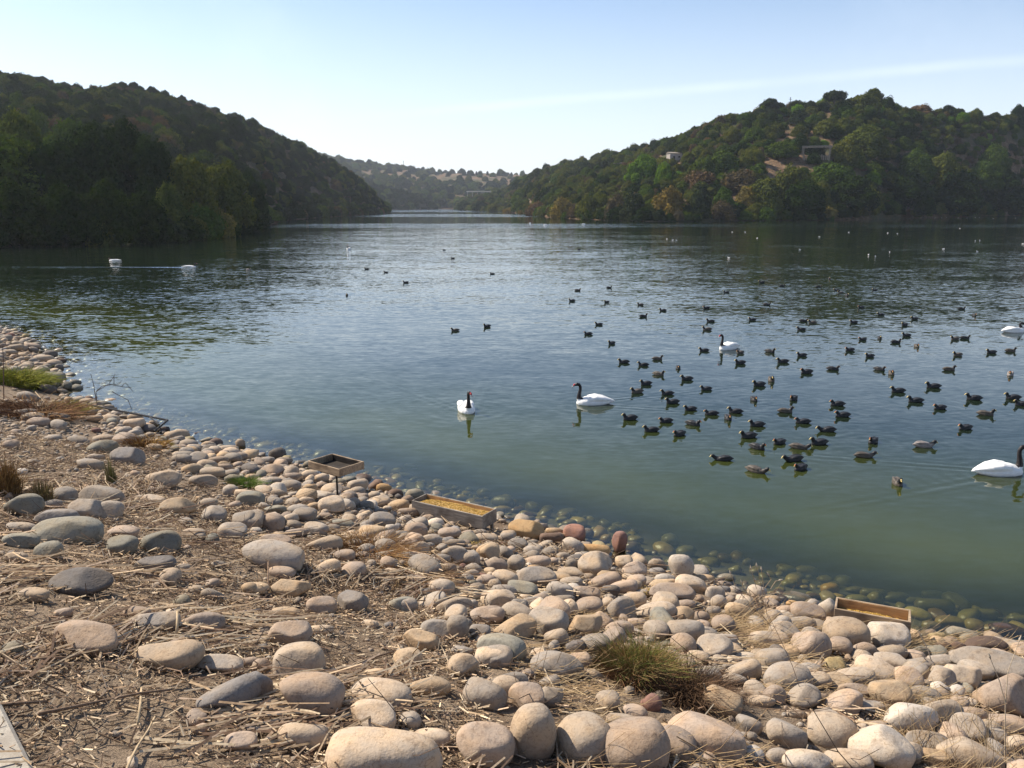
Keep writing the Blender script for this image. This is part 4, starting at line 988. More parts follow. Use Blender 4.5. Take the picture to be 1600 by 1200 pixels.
STONES = []
def add_stone(u, v, w, h, c, tilt, sub=False, seed=None, ground_pt=None):
    if w < 4: return
    w *= .95; h *= .95
    p0 = bank_hit(u, v) if not sub else None
    if p0 is None or p0[2] < -.02:
        # stone in the shallows: seen through the surface
        p0 = bank_hit(u, v)
    d = np.linalg.norm(p0 - CAM)
    Wm = w / FPX * d
    r = h / w; dr = (p0 - CAM) / d; st = -dr[2]; ct = math.sqrt(1 - st * st)
    if r <= 1.05:
        D = Wm * min(1.05, max(.55, r * 1.15))
        hh = (h / FPX * d) ** 2 - (D * st) ** 2
        H = math.sqrt(hh) / ct if hh > 0 else 0
        H = min(max(H, .42 * Wm), .85 * Wm, D * 1.1)
    else:
        D = Wm * .9; H = min(h / FPX * d / ct * .95, Wm * 1.5)
    tl = math.radians(tilt)
    yaw = -math.atan2(math.tan(tl), max(st, .25)) if abs(tilt) < 80 else 0
    yaw = max(-1.0, min(1.0, yaw * .8))
    # centre so that the stone covers the pixel: lift above the ground, partly bedded in
    sink = .18
    q = bank_hit(u, v + 0, lift=H * (.5 - sink))
    x, y = q[0], q[1]; z = bank_h([[x, y]])[0] + H * (.5 - sink)
    if not sub and bank_h([[x, y]])[0] < -.01:      # standing in the shallows with its head out of the water
        q = to_plane(u, v, H * .42); x, y = q[0], q[1]; g_ = bank_h([[x, y]])[0] - .05; top = H * .92; H = top - g_; z = (top + g_) / 2
    r_ = random.Random(int(u * 7 + v * 13))
    STONES.append(dict(x=x, y=y, z=z, s=(Wm / 2, D / 2, H / 2), rot=(r_.uniform(-.12, .12), r_.uniform(-.12, .12) + tl * .25, yaw), c=c, u=u, v=v, w=w, h=h, sh=r_.randrange(NSH), flip=r_.choice((0, math.pi)), key=True))
for e in SL: add_stone(*e[:6], sub=len(e) > 6)
# fill: darts over the bank in ground metres, never inside a catalogued stone
def inpoly(x, y, poly):
    c_ = False; j = len(poly) - 1
    for i in range(len(poly)):
        if (poly[i][1] > y) != (poly[j][1] > y) and x < (poly[j][0] - poly[i][0]) * (y - poly[i][1]) / (poly[j][1] - poly[i][1]) + poly[i][0]: c_ = not c_
        j = i
    return c_
DENSE = [(-250, 480), (0, 505), (110, 570), (200, 650), (300, 690), (460, 730), (600, 780), (700, 815), (850, 850), (1000, 900), (1200, 945), (1440, 995), (1600, 1015), (2300, 1020), (2300, 1300), (1750, 1500), (1500, 1500), (1450, 1230), (1200, 1090), (900, 1040), (860, 1100), (760, 1010), (640, 930), (560, 890), (520, 800), (430, 850), (400, 770), (330, 740), (200, 690), (60, 600), (-100, 600), (-300, 560)]
cells = {}
def occ_add(x, y, r): cells.setdefault((int(x // .5), int(y // .5)), []).append((x, y, r))
def occ(x, y, r, k=.86):
    cx, cy = int(x // .5), int(y // .5)
    for i in (-1, 0, 1):
        for j in (-1, 0, 1):
            for a, b, q in cells.get((cx + i, cy + j), ()):
                if (a - x) ** 2 + (b - y) ** 2 < ((q + r) * k) ** 2: return True
    return False
for s in STONES:
    occ_add(s['x'], s['y'], math.sqrt(s['s'][0] * s['s'][1]))
for a_, b_, z_ in (((655, 795), (760, 818), .3), ((1325, 962), (1420, 984), .25)):      # room for the feeding trays
    for t_ in np.linspace(0, 1, 7):
        q = to_plane(a_[0] + (b_[0] - a_[0]) * t_, a_[1] + (b_[1] - a_[1]) * t_, z_); occ_add(q[0], q[1], .14); occ_add(q[0] - .1, q[1] - .2, .12)
fr_ = random.Random(3)
NT = 75000
FX = np.array([fr_.uniform(-26, 11) for _ in range(NT)]); FY = np.array([fr_.uniform(1.8, 36) for _ in range(NT)])
FS = shore_dist(np.stack([FX, FY], 1)); FH = bank_h(np.stack([FX, FY], 1))
order_ = np.argsort([-fr_.random() for _ in range(NT)])
for i in range(NT):
    x, y, s_, hz_ = FX[i], FY[i], FS[i], FH[i]
    if s_ < -1.9 or s_ > 10.5: continue
    u, v, dd = project((x, y, hz_)); 
    if dd < .5 or u < -500 or u > 2100 or v > 1420: continue
    dense = inpoly(u, v, DENSE) or (-1.9 < s_ < .2)
    f = 1 - i / NT
    if dense: r = .04 + .125 * f ** 1.6 * fr_.uniform(.5, 1.1)
    else:
        if fr_.random() > .05: continue
        r = fr_.uniform(.03, .08)
    if s_ < -.25 and fr_.random() < .72: continue
    if occ(x, y, r, .93 if dense else 1.1): continue
    c = fr_.choices('bgptwndsr', (26, 26, 20, 9, 7, 6, 3, 3, 1))[0]
    if s_ < .05: c = fr_.choices('nygebo', (10, 4, 6, 4, 3, 1))[0]
    H = r * 2 * fr_.uniform(.42, .8); a = fr_.uniform(.85, 1.35)
    STONES.append(dict(x=x, y=y, z=hz_ + H * fr_.uniform(.22, .36), s=(r * a, r / a, H / 2), rot=(fr_.uniform(-.25, .25), fr_.uniform(-.25, .25), fr_.uniform(0, 3.14)), c=c, u=float(u), v=float(v), w=2 * r * FPX / dd, h=1.5 * r * FPX / dd, sh=fr_.randrange(NSH), flip=0, key=False))
    occ_add(x, y, r)
for s in STONES:
    inside = -5 < s['u'] < 1605 and s['v'] < 1210
    s['rank'] = s['w'] * s['h'] * (1 if inside else 0) * (.25 if s['z'] + s['s'][2] < -.12 else 1) * (1.0 if s['key'] else .8)
STONES.sort(key=lambda s: -s['rank'])
for k, s in enumerate(STONES[:300]):
    f = random.Random(k).uniform(.78, 1.15); col = [q * f for q in STC[s['c']]]
    s['o'] = put('stone', SH_HI[s['sh']] if s['w'] > 40 else SH_MD[s['sh']], None, (s['x'], s['y'], s['z']), (s['rot'][0], s['rot'][1], s['rot'][2] + s['flip']), s['s'], col)
# the many smaller ones as one mass
from mathutils import Euler
def mass(name, items, shapes, mat, smooth=True):
    VV, FF, TT = [], [], []; n = 0
    for it in items:
        V, Fc = shapes[it['sh'] % len(shapes)]
        R = np.array(Euler(it['rot']).to_matrix()); P_ = (V * np.array(it['s'])) @ R.T + np.array([it['x'], it['y'], it['z']])
        VV.append(P_); FF.append(Fc + n); n += len(V); TT.append(np.tile(it['tint'], (len(V), 1)))
    return mesh_np(name, np.concatenate(VV), np.concatenate(FF), mat, smooth, tint=np.concatenate(TT))
rest = STONES[300:]
for k, s in enumerate(rest):
    f = random.Random(k + 999).uniform(.68, 1.15); s['tint'] = [q * f for q in STC[s['c']]]
o = mass('cobbles', rest, SH_LO, M_STONE_V); tag(o, 'smaller rounded cobbles packed between the larger stones of the bank', 'cobbles', kind='stuff')
print('stones', len(STONES), 'rest', len(rest))
# gravel and pebbles in the gaps
pr = random.Random(9); peb = []
PX = np.array([pr.uniform(-12, 8) for _ in range(40000)]); PY = np.array([pr.uniform(2.2, 17) for _ in range(40000)])
PS = shore_dist(np.stack([PX, PY], 1)); PH = bank_h(np.stack([PX, PY], 1)); PN = vnoise(np.stack([PX, PY], 1), .45, 31, 2)
for i in range(len(PX)):
    if PS[i] < -.2 or len(peb) > 5200: continue
    u, v, dd = project((PX[i], PY[i], PH[i]))
    if not (-30 < u < 1640 and v < 1240): continue
    litter = u < 380 and v > 800 or v > 1000 and u < 400
    if pr.random() > (.08 if litter else .75) * (1 if PN[i] > 0 else .35): continue
    r = pr.uniform(.006, .018) * (1 + .09 * dd)
    c = pr.choice('bgptwgb'); peb.append(dict(x=PX[i], y=PY[i], z=PH[i] + r * .3, s=(r * pr.uniform(1, 1.4), r, r * pr.uniform(.5, .8)), rot=(pr.uniform(-.4, .4), pr.uniform(-.4, .4), pr.uniform(0, 3)), sh=pr.randrange(8), tint=np.array(STC[c]) * pr.uniform(.6, .95)))
o = mass('gravel', peb, PEB, M_STONE_V); tag(o, 'loose gravel and pebbles between the stones', 'gravel', kind='stuff')
# ------------------------------------------------------------------ straw litter: broken reed stems, chaff and sticks
def surface_z(x, y):
    """ground or top of a stone under (x, y)"""
    z = bank_h(np.stack([x, y], 1))
    return z
def prisms2(A, Cc, r0, tint):
    n = len(A); d = unit(Cc - A); a = unit(np.cross(d, np.array([.01, .02, 1.0]))); b = np.cross(d, a); rings = []
    for P_ in (A, Cc):
        for k in range(3):
            t = k * 2.094; rings.append(P_ + (a * math.cos(t) + b * math.sin(t)) * np.reshape(r0, (-1, 1)))
    V = np.stack(rings, 1); base = np.arange(n)[:, None, None] * 6
    q = [[k, (k + 1) % 3, 3 + (k + 1) % 3, 3 + k] for k in range(3)]
    return V.reshape(-1, 3), (base + np.array(q)[None]).reshape(-1, 4), np.repeat(tint, 6, axis=0)
def prisms(A, B, Cc, r0, r1, tint):
    """three-sided stems through A, B, C (n,3 each)"""
    n = len(A); d = unit(Cc - A); ref = np.tile([0, 0, 1.0], (n, 1)); a = np.cross(d, ref); ln = np.linalg.norm(a, axis=1, keepdims=True)
    a = np.where(ln > .05, a / np.maximum(ln, 1e-6), np.array([1.0, 0, 0])); b = np.cross(d, a)
    rings = []
    for P_, r in ((A, r0), (B, (r0 + r1) / 2), (Cc, r1)):
        for k in range(3):
            t = k * 2.094; rings.append(P_ + (a * math.cos(t) + b * math.sin(t)) * np.reshape(r, (-1, 1)))
    V = np.stack(rings, 1)
    base = np.arange(n)[:, None, None] * 9
    q = []
    for i in range(2):
        for k in range(3): q.append([i * 3 + k, i * 3 + (k + 1) % 3, (i + 1) * 3 + (k + 1) % 3, (i + 1) * 3 + k])
    F = (base + np.array(q)[None]).reshape(-1, 4)
    return V.reshape(-1, 3), F, np.repeat(tint, 9, axis=0)
def straw_field(name, label, n, region, lmin, lmax, rad, seed, cols, up=.05, align=None, zlift=.01, cat='straw litter', fine=False):
    r = np.random.default_rng(seed); X, Y = [], []
    cnt = 0; keepX = []; keepY = []
    x0, x1, y0, y1 = region['box']
    while cnt < n:
        m_ = 30000; x = r.uniform(x0, x1, m_); y = r.uniform(y0, y1, m_)
        z = bank_h(np.stack([x, y], 1)); s = shore_dist(np.stack([x, y], 1)); u, v, dd = project(np.stack([x, y, z], 1))
        w = region['w'](u, v, s, vnoise(np.stack([x, y], 1), .55, seed, 3)) * (s > .12) * (dd > .6)
        k = r.random(m_) < w; keepX.append(x[k]); keepY.append(y[k]); cnt += int(k.sum())
        if not k.any(): break
    x = np.concatenate(keepX)[:n]; y = np.concatenate(keepY)[:n]; n = len(x)
    L_ = r.uniform(0, 1, n) ** 1.8 * (lmax - lmin) + lmin
    if align is None: th = r.uniform(0, 6.283, n)
    else: th = align + vnoise(np.stack([x, y], 1), .3, seed + 3, 2) * 1.3 + r.normal(size=n) * .45
    dx, dy = np.cos(th) * L_ / 2, np.sin(th) * L_ / 2
    z0 = bank_h(np.stack([x - dx, y - dy], 1)); z1 = bank_h(np.stack([x + dx, y + dy], 1)); zm = bank_h(np.stack([x, y], 1))
    e = np.abs(r.normal(size=n)) * up * L_ * 2
    zl = np.abs(r.normal(size=n)) * zlift + .004
    A_ = np.stack([x - dx, y - dy, z0 + zl], 1); B_ = np.stack([x + r.normal(size=n) * .06 * L_, y + r.normal(size=n) * .06 * L_, np.maximum(zm + zl, (z0 + z1) / 2 + zl) + e * .4], 1); C_ = np.stack([x + dx, y + dy, z1 + zl + e], 1)
    rr = rad * r.uniform(.5, 1.3, n) * (.5 + .5 * np.clip(L_ / lmax * 2, 0, 1))
    cc = np.array(cols)[r.integers(0, len(cols), n)] * r.uniform(.65, 1.15, n)[:, None]
    V, F, T = prisms2(A_, C_, rr, cc) if fine else prisms(A_, B_, C_, rr, rr * .7, cc)
    o = mesh_np(name, V, F, M_STRAW, False, tint=T); tag(o, label, cat, kind='stuff'); return o
STRAW = [(.60, .45, .29), (.50, .36, .22), (.36, .25, .155), (.70, .56, .38), (.22, .14, .09), (.56, .41, .28)]
def w_litter(u, v, s, nz):
    a = ((u < 420) & (v > 780)) | ((u < 760) & (v > 960)) | ((u < 260) & (v > 640)) | ((u < 620) & (v > 860))
    return np.where(a, np.clip(.75 + nz * .6, .15, 1), np.clip(.12 + nz * .35, .03, .6))
straw_field('straw_litter', 'short broken straw and chaff covering the dry bank', 85000, dict(box=(-9, 7, 1.9, 14), w=w_litter), .02, .11, .0042, 41, STRAW, .16, None, .022, fine=True)
straw_field('reed_stems', 'long dry reed stems lying in drifts on the bank', 7000, dict(box=(-8, 3, 1.8, 11), w=lambda u, v, s, nz: np.where(((u < 760) & (v > 900) & (v < 1400)) | ((u < 330) & (v > 600) & (v < 800)), np.clip(.1 + nz * 1.3, 0, 1), np.clip(nz - .15, 0, .25))), .12, .60, .0076, 43, STRAW, .06, .75, .035, 'dry reeds')
straw_field('dead_twigs', 'thin dark dead twigs tangled between the stones', 1500, dict(box=(-9, 6, 2.2, 15), w=lambda u, v, s, nz: np.clip(nz - .1, 0, .8)), .12, .5, .0038, 47, [(.12, .08, .055), (.18, .12, .08), (.1, .07, .05)], .13, None, .03, 'dead twigs')
straw_field('wispy_dry_grass', 'wispy dry grass bent over the stones at the right', 7500, dict(box=(-1, 6, 2.0, 8.5), w=lambda u, v, s, nz: np.where((u > 780) & (v > 960) & (v < 1500), np.clip(.08 + nz * 1.1, 0, 1) * np.where(u > 1100, 1, .5), 0)), .10, .40, .0021, 53, [(.40, .28, .15), (.30, .2, .11), (.47, .35, .2)], .22, -.5, .02, 'dry grass')

# single sticks one can pick out
def on_bank(u, v, lift=.02):
    p_ = bank_hit(u, v, lift); return Vector(p_)
def stick(pts, r, col, label, name='stick', lift=.05):
    b = MB(); P_ = [on_bank(u, v, lift + (q[0] if q else 0)) for u, v, *q in pts]
    o0 = P_[0].copy(); P2 = []
    for a, c_ in zip(P_[:-1], P_[1:]):
        P2 += [a - o0, (a + c_) / 2 - o0 + Vector((random.uniform(-.01, .01), random.uniform(-.01, .01), random.uniform(0, .01)))]
    P2.append(P_[-1] - o0)
    b.tube(P2, [r * (1 - .5 * i / len(P2)) for i in range(len(P2))], 7, col)
    o = b.build(name, M_STRAW, None, True); o.location = o0; tag(o, label, 'stick'); return o
BR, PL = (.20, .135, .09), (.46, .35, .22)
stick([(515, 1052), (560, 1036), (615, 1018)], .011, BR, 'long brown stick pointing up-right left of the banded oblong stone')
stick([(0, 1101), (75, 1096)], .010, BR, 'straight brown stick at the left edge above the concrete kerb')
stick([(60, 1115), (160, 1095), (270, 1077)], .010, BR, 'longest brown stick across the straw right of the kerb')
stick([(48, 1030), (110, 1027), (180, 1008)], .009, BR, 'brown stick under the flat pinkish stone')
stick([(193, 1216), (215, 1166), (242, 1120)], .008, PL, 'pale straight reed stem leaning up-right near the bottom edge')
stick([(215, 1130), (221, 1075)], .009, PL, 'short pale reed stem standing out of the litter')
stick([(276, 994), (277, 955, .12)], .011, PL, 'upright yellow stub between two stones in the litter')
stick([(248, 904), (268, 925), (305, 938)], .008, BR, 'bent grey-brown twig beside the small beige stone')
stick([(420, 923), (419, 878, .10)], .009, BR, 'short upright stub below the long grey stone')
stick([(0, 797), (30, 812), (60, 820)], .009, BR, 'dark twig beside the striped grey stone')
stick([(55, 612), (85, 650)], .008, PL, 'pale reed stem among brush near the upper left bank')
stick([(385, 832), (425, 790), (430, 760)], .006, BR, 'thin twig near the mossy patch', lift=.08)
stick([(1038, 972), (1060, 962), (1095, 952)], .008, (.42, .28, .17), 'orange-brown stick between two tan stones above the tuft', lift=.1)
stick([(0, 522), (45, 535)], .03, (.22, .17, .13), 'grey driftwood branch at the far left waterline')
stick([(0, 533), (30, 540)], .02, (.22, .17, .13), 'thinner driftwood branch just below the far left one')

# ------------------------------------------------------------------ grass tufts and weeds
def tuft(name, u, v, wpx, hpx, n, cols, label, cat='grass tuft', rad=.0022, seed=1, bend=.5, dead=None):
    base = bank_hit(u, v); d = np.linalg.norm(base - CAM); w = wpx / FPX * d / 2; h = hpx / FPX * d * 1.05
    root = empty(name, tuple(base))
    def blades(nm, n, cols, hs, sd, spread):
        r = np.random.default_rng(sd); a = r.uniform(0, 6.283, n); q = np.sqrt(r.uniform(0, 1, n)) * spread
        A_ = np.stack([q * np.cos(a) * w * .75, q * np.sin(a) * w * .75, np.zeros(n)], 1)
        A_[:, 2] = bank_h(A_[:, :2] + base[:2]) - base[2] - .01
        out_ = (r.uniform(.2, 1, n) * bend)[:, None] * np.stack([np.cos(a), np.sin(a)], 1) * w * .7 + r.normal(size=(n, 2)) * w * .30
        hh = h * hs * r.uniform(.35, 1, n) * (1 - .35 * q ** 2)
        B_ = A_ + np.column_stack([out_ * .35, hh * .62]); C_ = A_ + np.column_stack([out_, hh * r.uniform(.6, 1, n)])
        cc = np.array(cols)[r.integers(0, len(cols), n)] * r.uniform(.7, 1.2, n)[:, None]
        rr = rad * r.uniform(.6, 1.3, n)
        V, F, T = prisms(A_, B_, C_, rr, rr * .3, cc)
        return mesh_np(nm, V, F, M_BLADE, False, root, tint=T)
    blades('green_blades' if dead else 'blades', n, cols, 1, seed, 1)
    if dead: blades('dead_stems', n, dead, .75, seed + 5, 1.15)
    tag(root, label, cat); return root
G1 = [(.12, .16, .045), (.19, .18, .07), (.26, .22, .10), (.09, .12, .035), (.24, .17, .08)]; D1 = [(.26, .17, .09), (.18, .11, .07), (.33, .24, .13), (.10, .065, .045)]
tuft('grass_tuft', 1000, 1060, 125, 76, 2000, G1, 'round half-dry green grass tuft among the stones at lower centre', dead=D1, seed=3, rad=.0021, bend=.55)
tuft('root_mat', 1080, 1092, 120, 58, 2000, [(.10, .065, .045), (.06, .04, .03), (.18, .12, .08)], 'dark dead root mat at the right foot of the round green tuft', seed=13, rad=.0024, bend=1.0, cat='root mat')
tuft('reed_clump', 12, 775, 44, 62, 700, [(.24, .16, .06), (.3, .2, .08), (.16, .1, .05)], 'rusty brown reed clump at the left edge', seed=4, bend=.25, rad=.005)
tuft('reed_clump', 66, 792, 38, 56, 320, [(.32, .22, .13), (.26, .2, .09)], 'thinner brown-green reed clump right of the rusty one', seed=5, bend=.35, rad=.004)
tuft('weed', 175, 760, 16, 56, 120, [(.16, .18, .07), (.2, .2, .1)], 'slender green weed below the dark slate boulder', seed=6, bend=.5, rad=.004, cat='weed')
tuft('grass_patch', 35, 600, 80, 26, 1500, [(.20, .24, .06), (.26, .27, .09), (.15, .17, .05)], 'yellow-green grass patch on the upper left bank', seed=7, bend=.6, rad=.009)
tuft('grass_patch', 110, 645, 60, 22, 500, [(.18, .17, .06), (.2, .2, .07)], 'small dry green patch above the flat oval stones on the left bank', seed=8, bend=.6, rad=.006)
tuft('weed_patch', 385, 762, 46, 22, 700, [(.12, .19, .04), (.18, .22, .06)], 'low bright green weed patch between stones left of centre', seed=9, bend=.9, rad=.0045, cat='weed')
tuft('weed_patch', 258, 697, 26, 10, 160, [(.2, .2, .06)], 'tiny green weed patch near the black metal frame', seed=10, bend=.9, rad=.005, cat='weed')
tuft('dry_brush', 578, 865, 130, 34, 700, D1, 'brown matted brush between the stones below the post tray', seed=11, bend=1.2, rad=.0035, cat='dry brush')
tuft('dry_brush', 650, 905, 120, 26, 600, D1, 'flattened brown brush lower right of the matted brush', seed=12, bend=1.2, rad=.0032, cat='dry brush')
tuft('dry_brush', 228, 700, 60, 28, 400, D1, 'reddish dry brush beside the pinkish boulder on the left bank', seed=14, bend=1., rad=.005, cat='dry brush')
tuft('dry_brush', 60, 650, 110, 30, 700, D1, 'dry brush patch behind the flat oval stones at the upper left', seed=15, bend=1., rad=.007, cat='dry brush')

def weed_stems(stems, label, r=.0035, col=(.42, .31, .2), head=True, name='dry_weed'):
    """stems: list of pixel polylines (u, v, height above ground at that point)"""
    u0, v0 = stems[0][0][:2]; o0 = Vector(bank_hit(u0, v0)); y0 = o0.y
    root = empty(name, o0)
    for st in stems:
        P_ = []
        for u, v in [q[:2] for q in st]:
            p_ = Vector(at_dist(u, v, y0 + (v0 - v) * .0008)); P_.append(p_ - o0)
        b = MB(); b.tube(P_, [r * (1 - .6 * i / len(P_)) for i in range(len(P_))], 5, col); b.build('stem', M_STRAW, root)
        if head:
            b = MB(); e = P_[-1]; d = (P_[-1] - P_[-2]).normalized(); b.tube([e, e + d * .02, e + d * .045], [.003, .009, .002], 6, (.5, .42, .32)); b.build('seed_head', M_STRAW, root)
    tag(root, label, 'dry weed'); return root
weed_stems([[(1217, 998), (1200, 965), (1192, 935), (1190, 918), (1182, 908)], [(1217, 998), (1180, 945), (1165, 922), (1160, 912)], [(1190, 925), (1205, 905), (1202, 900)], [(1182, 920), (1174, 890)], [(1192, 930), (1183, 886)], [(1198, 960), (1190, 892)], [(1212, 985), (1150, 920), (1142, 897)], [(1204, 920), (1212, 908), (1216, 907)]],
           'dry weed with pale seed heads leaning over the water left of the right tray')
weed_stems([[(1258, 1100), (1238, 1040), (1215, 990), (1200, 960)]], 'thin leaning dry stem at lower right, left of the tray', .003, (.3, .2, .13), False)
weed_stems([[(1460, 1050), (1450, 1015), (1434, 985)], [(1460, 1050), (1440, 1022), (1415, 1018)]], 'crooked pale twig right of the right-hand tray', .006, (.5, .42, .33), False)
weed_stems([[(1570, 1200), (1571, 1100), (1575, 1050), (1592, 1003)], [(1571, 1100), (1562, 1065), (1548, 1030)]], 'tall pale dry stalk near the bottom right corner', .004, (.5, .4, .28), True)
weed_stems([[(1345, 1215), (1310, 1175), (1280, 1125), (1262, 1095)], [(1310, 1175), (1290, 1170)]], 'dark curved stem across the stones at the bottom right', .004, (.16, .12, .08), False)
weed_stems([[(640, 1160), (628, 1125), (600, 1090), (575, 1060)], [(600, 1090), (560, 1075)]], 'thin dark twig lying over the banded beige stone', .0035, (.15, .11, .08), False)
weed_stems([[(1108, 1110), (1105, 1085), (1100, 1068)]], 'short thick dead stalk right of the green tuft', .010, (.2, .15, .1), False)
weed_stems([[(152, 640), (150, 612), (170, 600), (178, 588)], [(150, 625), (146, 600), (142, 585)], [(170, 600), (190, 604), (206, 606)], [(175, 612), (200, 625), (206, 640)], [(150, 612), (160, 603), (186, 600), (190, 595)], [(178, 600), (178, 588), (180, 584)], [(190, 604), (196, 598), (208, 612)]],
           'leafless twiggy shrub standing over the water on the left bank', .009, (.10, .08, .065), False, 'twiggy_shrub')
weed_stems([[(6, 625), (5, 560), (4, 540)]], 'dark thin dead stem at the left edge of the bank', .012, (.14, .09, .07), False)

# ------------------------------------------------------------------ concrete kerb of the path
m, nt, N, L = new_mat('concrete'); p = geo_pos(nt); n = noise_n(nt, p, 90, 3, .7); n2 = noise_n(nt, p, 6, 4)
c = mixrgb(nt, (.40, .36, .30), (.29, .26, .215), mapr(nt, n, .4, .62)); c = mixrgb(nt, c, (.27, .235, .19), mapr(nt, n2, .5, .7))
principled(nt, c, .85, .3, bump_n(nt, n, .5, .004)); M_CONC = m
ka, kb = bank_hit(3, 1112), bank_hit(48, 1204); kd = (kb - ka)[:2]; kd /= np.linalg.norm(kd); kn = np.array([kd[1], -kd[0]])
if kn @ (np.array([-3, 0]) - ka[:2]) < 0: kn = -kn
b = MB(); zt = max(ka[2], kb[2]) + .07
ang = math.atan2(kd[1], kd[0]); mid = (ka[:2] + kb[:2]) / 2 + kn * .6
M4 = Matrix.Translation((mid[0], mid[1], 0)) @ Matrix.Rotation(ang, 4, 'Z')
b.box(0, 0, zt - .1, 9, 1.2, .2, M4, bev=.018)
o = b.build('concrete_path', M_CONC); tag(o, kind='structure')

# ------------------------------------------------------------------ black metal frame at the water
m = plain_mat('black_metal', (.03, .026, .022), .5, .4, 30); M_IRON = m
def bar_obj(parent, name, pts, r, mat=None, n=6):
    b = MB(); b.tube(pts, r, n); return b.build(name, mat or M_IRON, parent)
fz = .16
q1, q2, q3, q4 = [Vector(to_plane(u, v, fz)) for u, v in ((140, 641), (262, 656.5), (240, 668), (224, 664))]
fr0 = empty('metal_frame', q2)
bar_obj(fr0, 'long_bar', [q1 - q2 + Vector((0, 0, .12)), Vector((0, 0, 0))], .022)
bar_obj(fr0, 'short_bar', [Vector((0, 0, 0)), q3 - q2 - Vector((0, 0, .08))], .022)
bar_obj(fr0, 'cross_bar', [(q1 - q2) * .22 + Vector((0, 0, .02)), (q3 - q2) * .62], .018)
tag(fr0, 'bent black metal frame sticking out over the water on the left bank', 'metal frame')

# ------------------------------------------------------------------ the three feeding trays
def tray(label, corner, toward_long, toward_short, Llen, Wlen, Hb, z_top, wood_out, wood_in, grain, post=None, feet=False, end_proud=.0, tilt=0.0):
    """corner/toward_*: pixels of the near top corner and of the two edges leaving it, at height z_top"""
    c0 = Vector(to_plane(*corner, z_top)); e1 = Vector(to_plane(*toward_long, z_top)) - c0; e2 = Vector(to_plane(*toward_short, z_top)) - c0
    e1.z = e2.z = 0; print(label[:20], 'edges', round(e1.length, 2), round(e2.length, 2)); e1.normalize()
    n = Vector((-e1.y, e1.x, 0)); n = n if n.dot(e2) > 0 else -n
    root = empty('feeding_tray', c0 + e1 * Llen / 2 + n * Wlen / 2 - Vector((0, 0, Hb)), math.atan2(e1.y, e1.x))
    sg = 1 if Vector((-e1.y, e1.x, 0)).dot(n) > 0 else -1
    root.rotation_euler = (tilt, 0, math.atan2(e1.y, e1.x))
    t = .022
    for k, yy in enumerate((-sg, sg)):
        b = MB(); b.box(0, yy * (Wlen / 2 - t / 2), Hb / 2, Llen, t, Hb, bev=.004); b.build('side_board', wood_out, root)
    for xx in (-1, 1):
        b = MB(); b.box(xx * (Llen / 2 - t / 2 + end_proud), 0, Hb / 2 + .002, t, Wlen - 2 * t - .002, Hb * 1.02, bev=.004); b.build('end_board', wood_out, root)
    b = MB(); b.box(0, 0, .012, Llen - 2 * t - .004, Wlen - 2 * t - .004, .018); b.build('bottom_board', wood_in, root)
    for yy in (-1, 1):
        b = MB(); b.box(0, yy * (Wlen / 2 - t - .004), Hb / 2 + .008, Llen - 2 * t - .008, .005, Hb - .03); b.build('stained_lining', wood_in, root)
    if grain:
        gx = np.linspace(-Llen / 2 + t + .006, Llen / 2 - t - .006, 60); gy = np.linspace(-Wlen / 2 + t + .008, Wlen / 2 - t - .008, 22)
        P_, F_ = grid(gx, gy); zz = Hb * grain + vnoise(P_, 2.2, 3, 3) * .018 - np.clip(np.abs(P_[:, 0]) / (Llen / 2) - .7, 0, 1) * .05
        b = mesh_np('grain_bed', np.column_stack([P_, zz]), F_, M_CORN, True, root, tint=np.tile((.42, .27, .09), (len(P_), 1)))
        r = np.random.default_rng(4); k = 1500; its = []
        for i in range(k):
            x, y = r.uniform(-Llen / 2 + .04, Llen / 2 - .04), r.uniform(-Wlen / 2 + .04, Wlen / 2 - .04)
            z_ = Hb * grain + float(vnoise(np.array([[x, y]]), 2.2, 3, 3)[0]) * .018 - max(0, abs(x) / (Llen / 2) - .7) * .05
            f = r.uniform(.6, 1.1); its.append(dict(x=x, y=y, z=z_ + .003, s=(.006, .0045, .003), rot=tuple(r.uniform(0, 3, 3)), sh=i % 8, tint=(.66 * f, .42 * f, .10 * f)))
        g = mass('maize_grains', its, PEB, M_CORN); g.parent = root; g['kind'] = 'stuff'
    if post:
        pz = post; b = MB(); b.tube([(0, 0, -pz), (0, 0, -.03)], .014, 8); b.build('post', M_IRON, root)
        b = MB(); b.box(0, 0, -.035, Llen * .5, Wlen * .6, .03); b.build('bearer', M_DARK, root)
    if feet:
        for xx in (-.46, 0, .46):
            for yy in (-.35, .35):
                b = MB(); b.box(xx * Llen, yy * Wlen, -.07, .035, .035, .138); b.build('foot', wood_out, root)
    tag(root, label, 'feeding tray', 'wooden feeding trays along the waterline'); return root
foot = bank_hit(535, 793); ztp = at_dist(530, 733, foot[1] + .05)[2]
print('post tray top', ztp, foot)
tray('small empty wooden feeding tray raised on a thin metal post', (530, 733.5), (490, 722.5), (565, 736), .66, .46, .11, ztp, M_WOOD, M_DARK, 0, post=.62)
tray('long wooden feeding tray heaped with yellow maize at the waterline', (754, 807), (652, 784), (788, 800.5), 1.22, .36, .19, .46, M_WOOD_G, M_WOOD_IN, .74, feet=True)
tray('orange-stained wooden feeding tray among the stones at the right', (1424, 972), (1320, 953.5), (1411, 954), .74, .30, .19, .42, M_WOOD, M_WOOD_IN, .45)
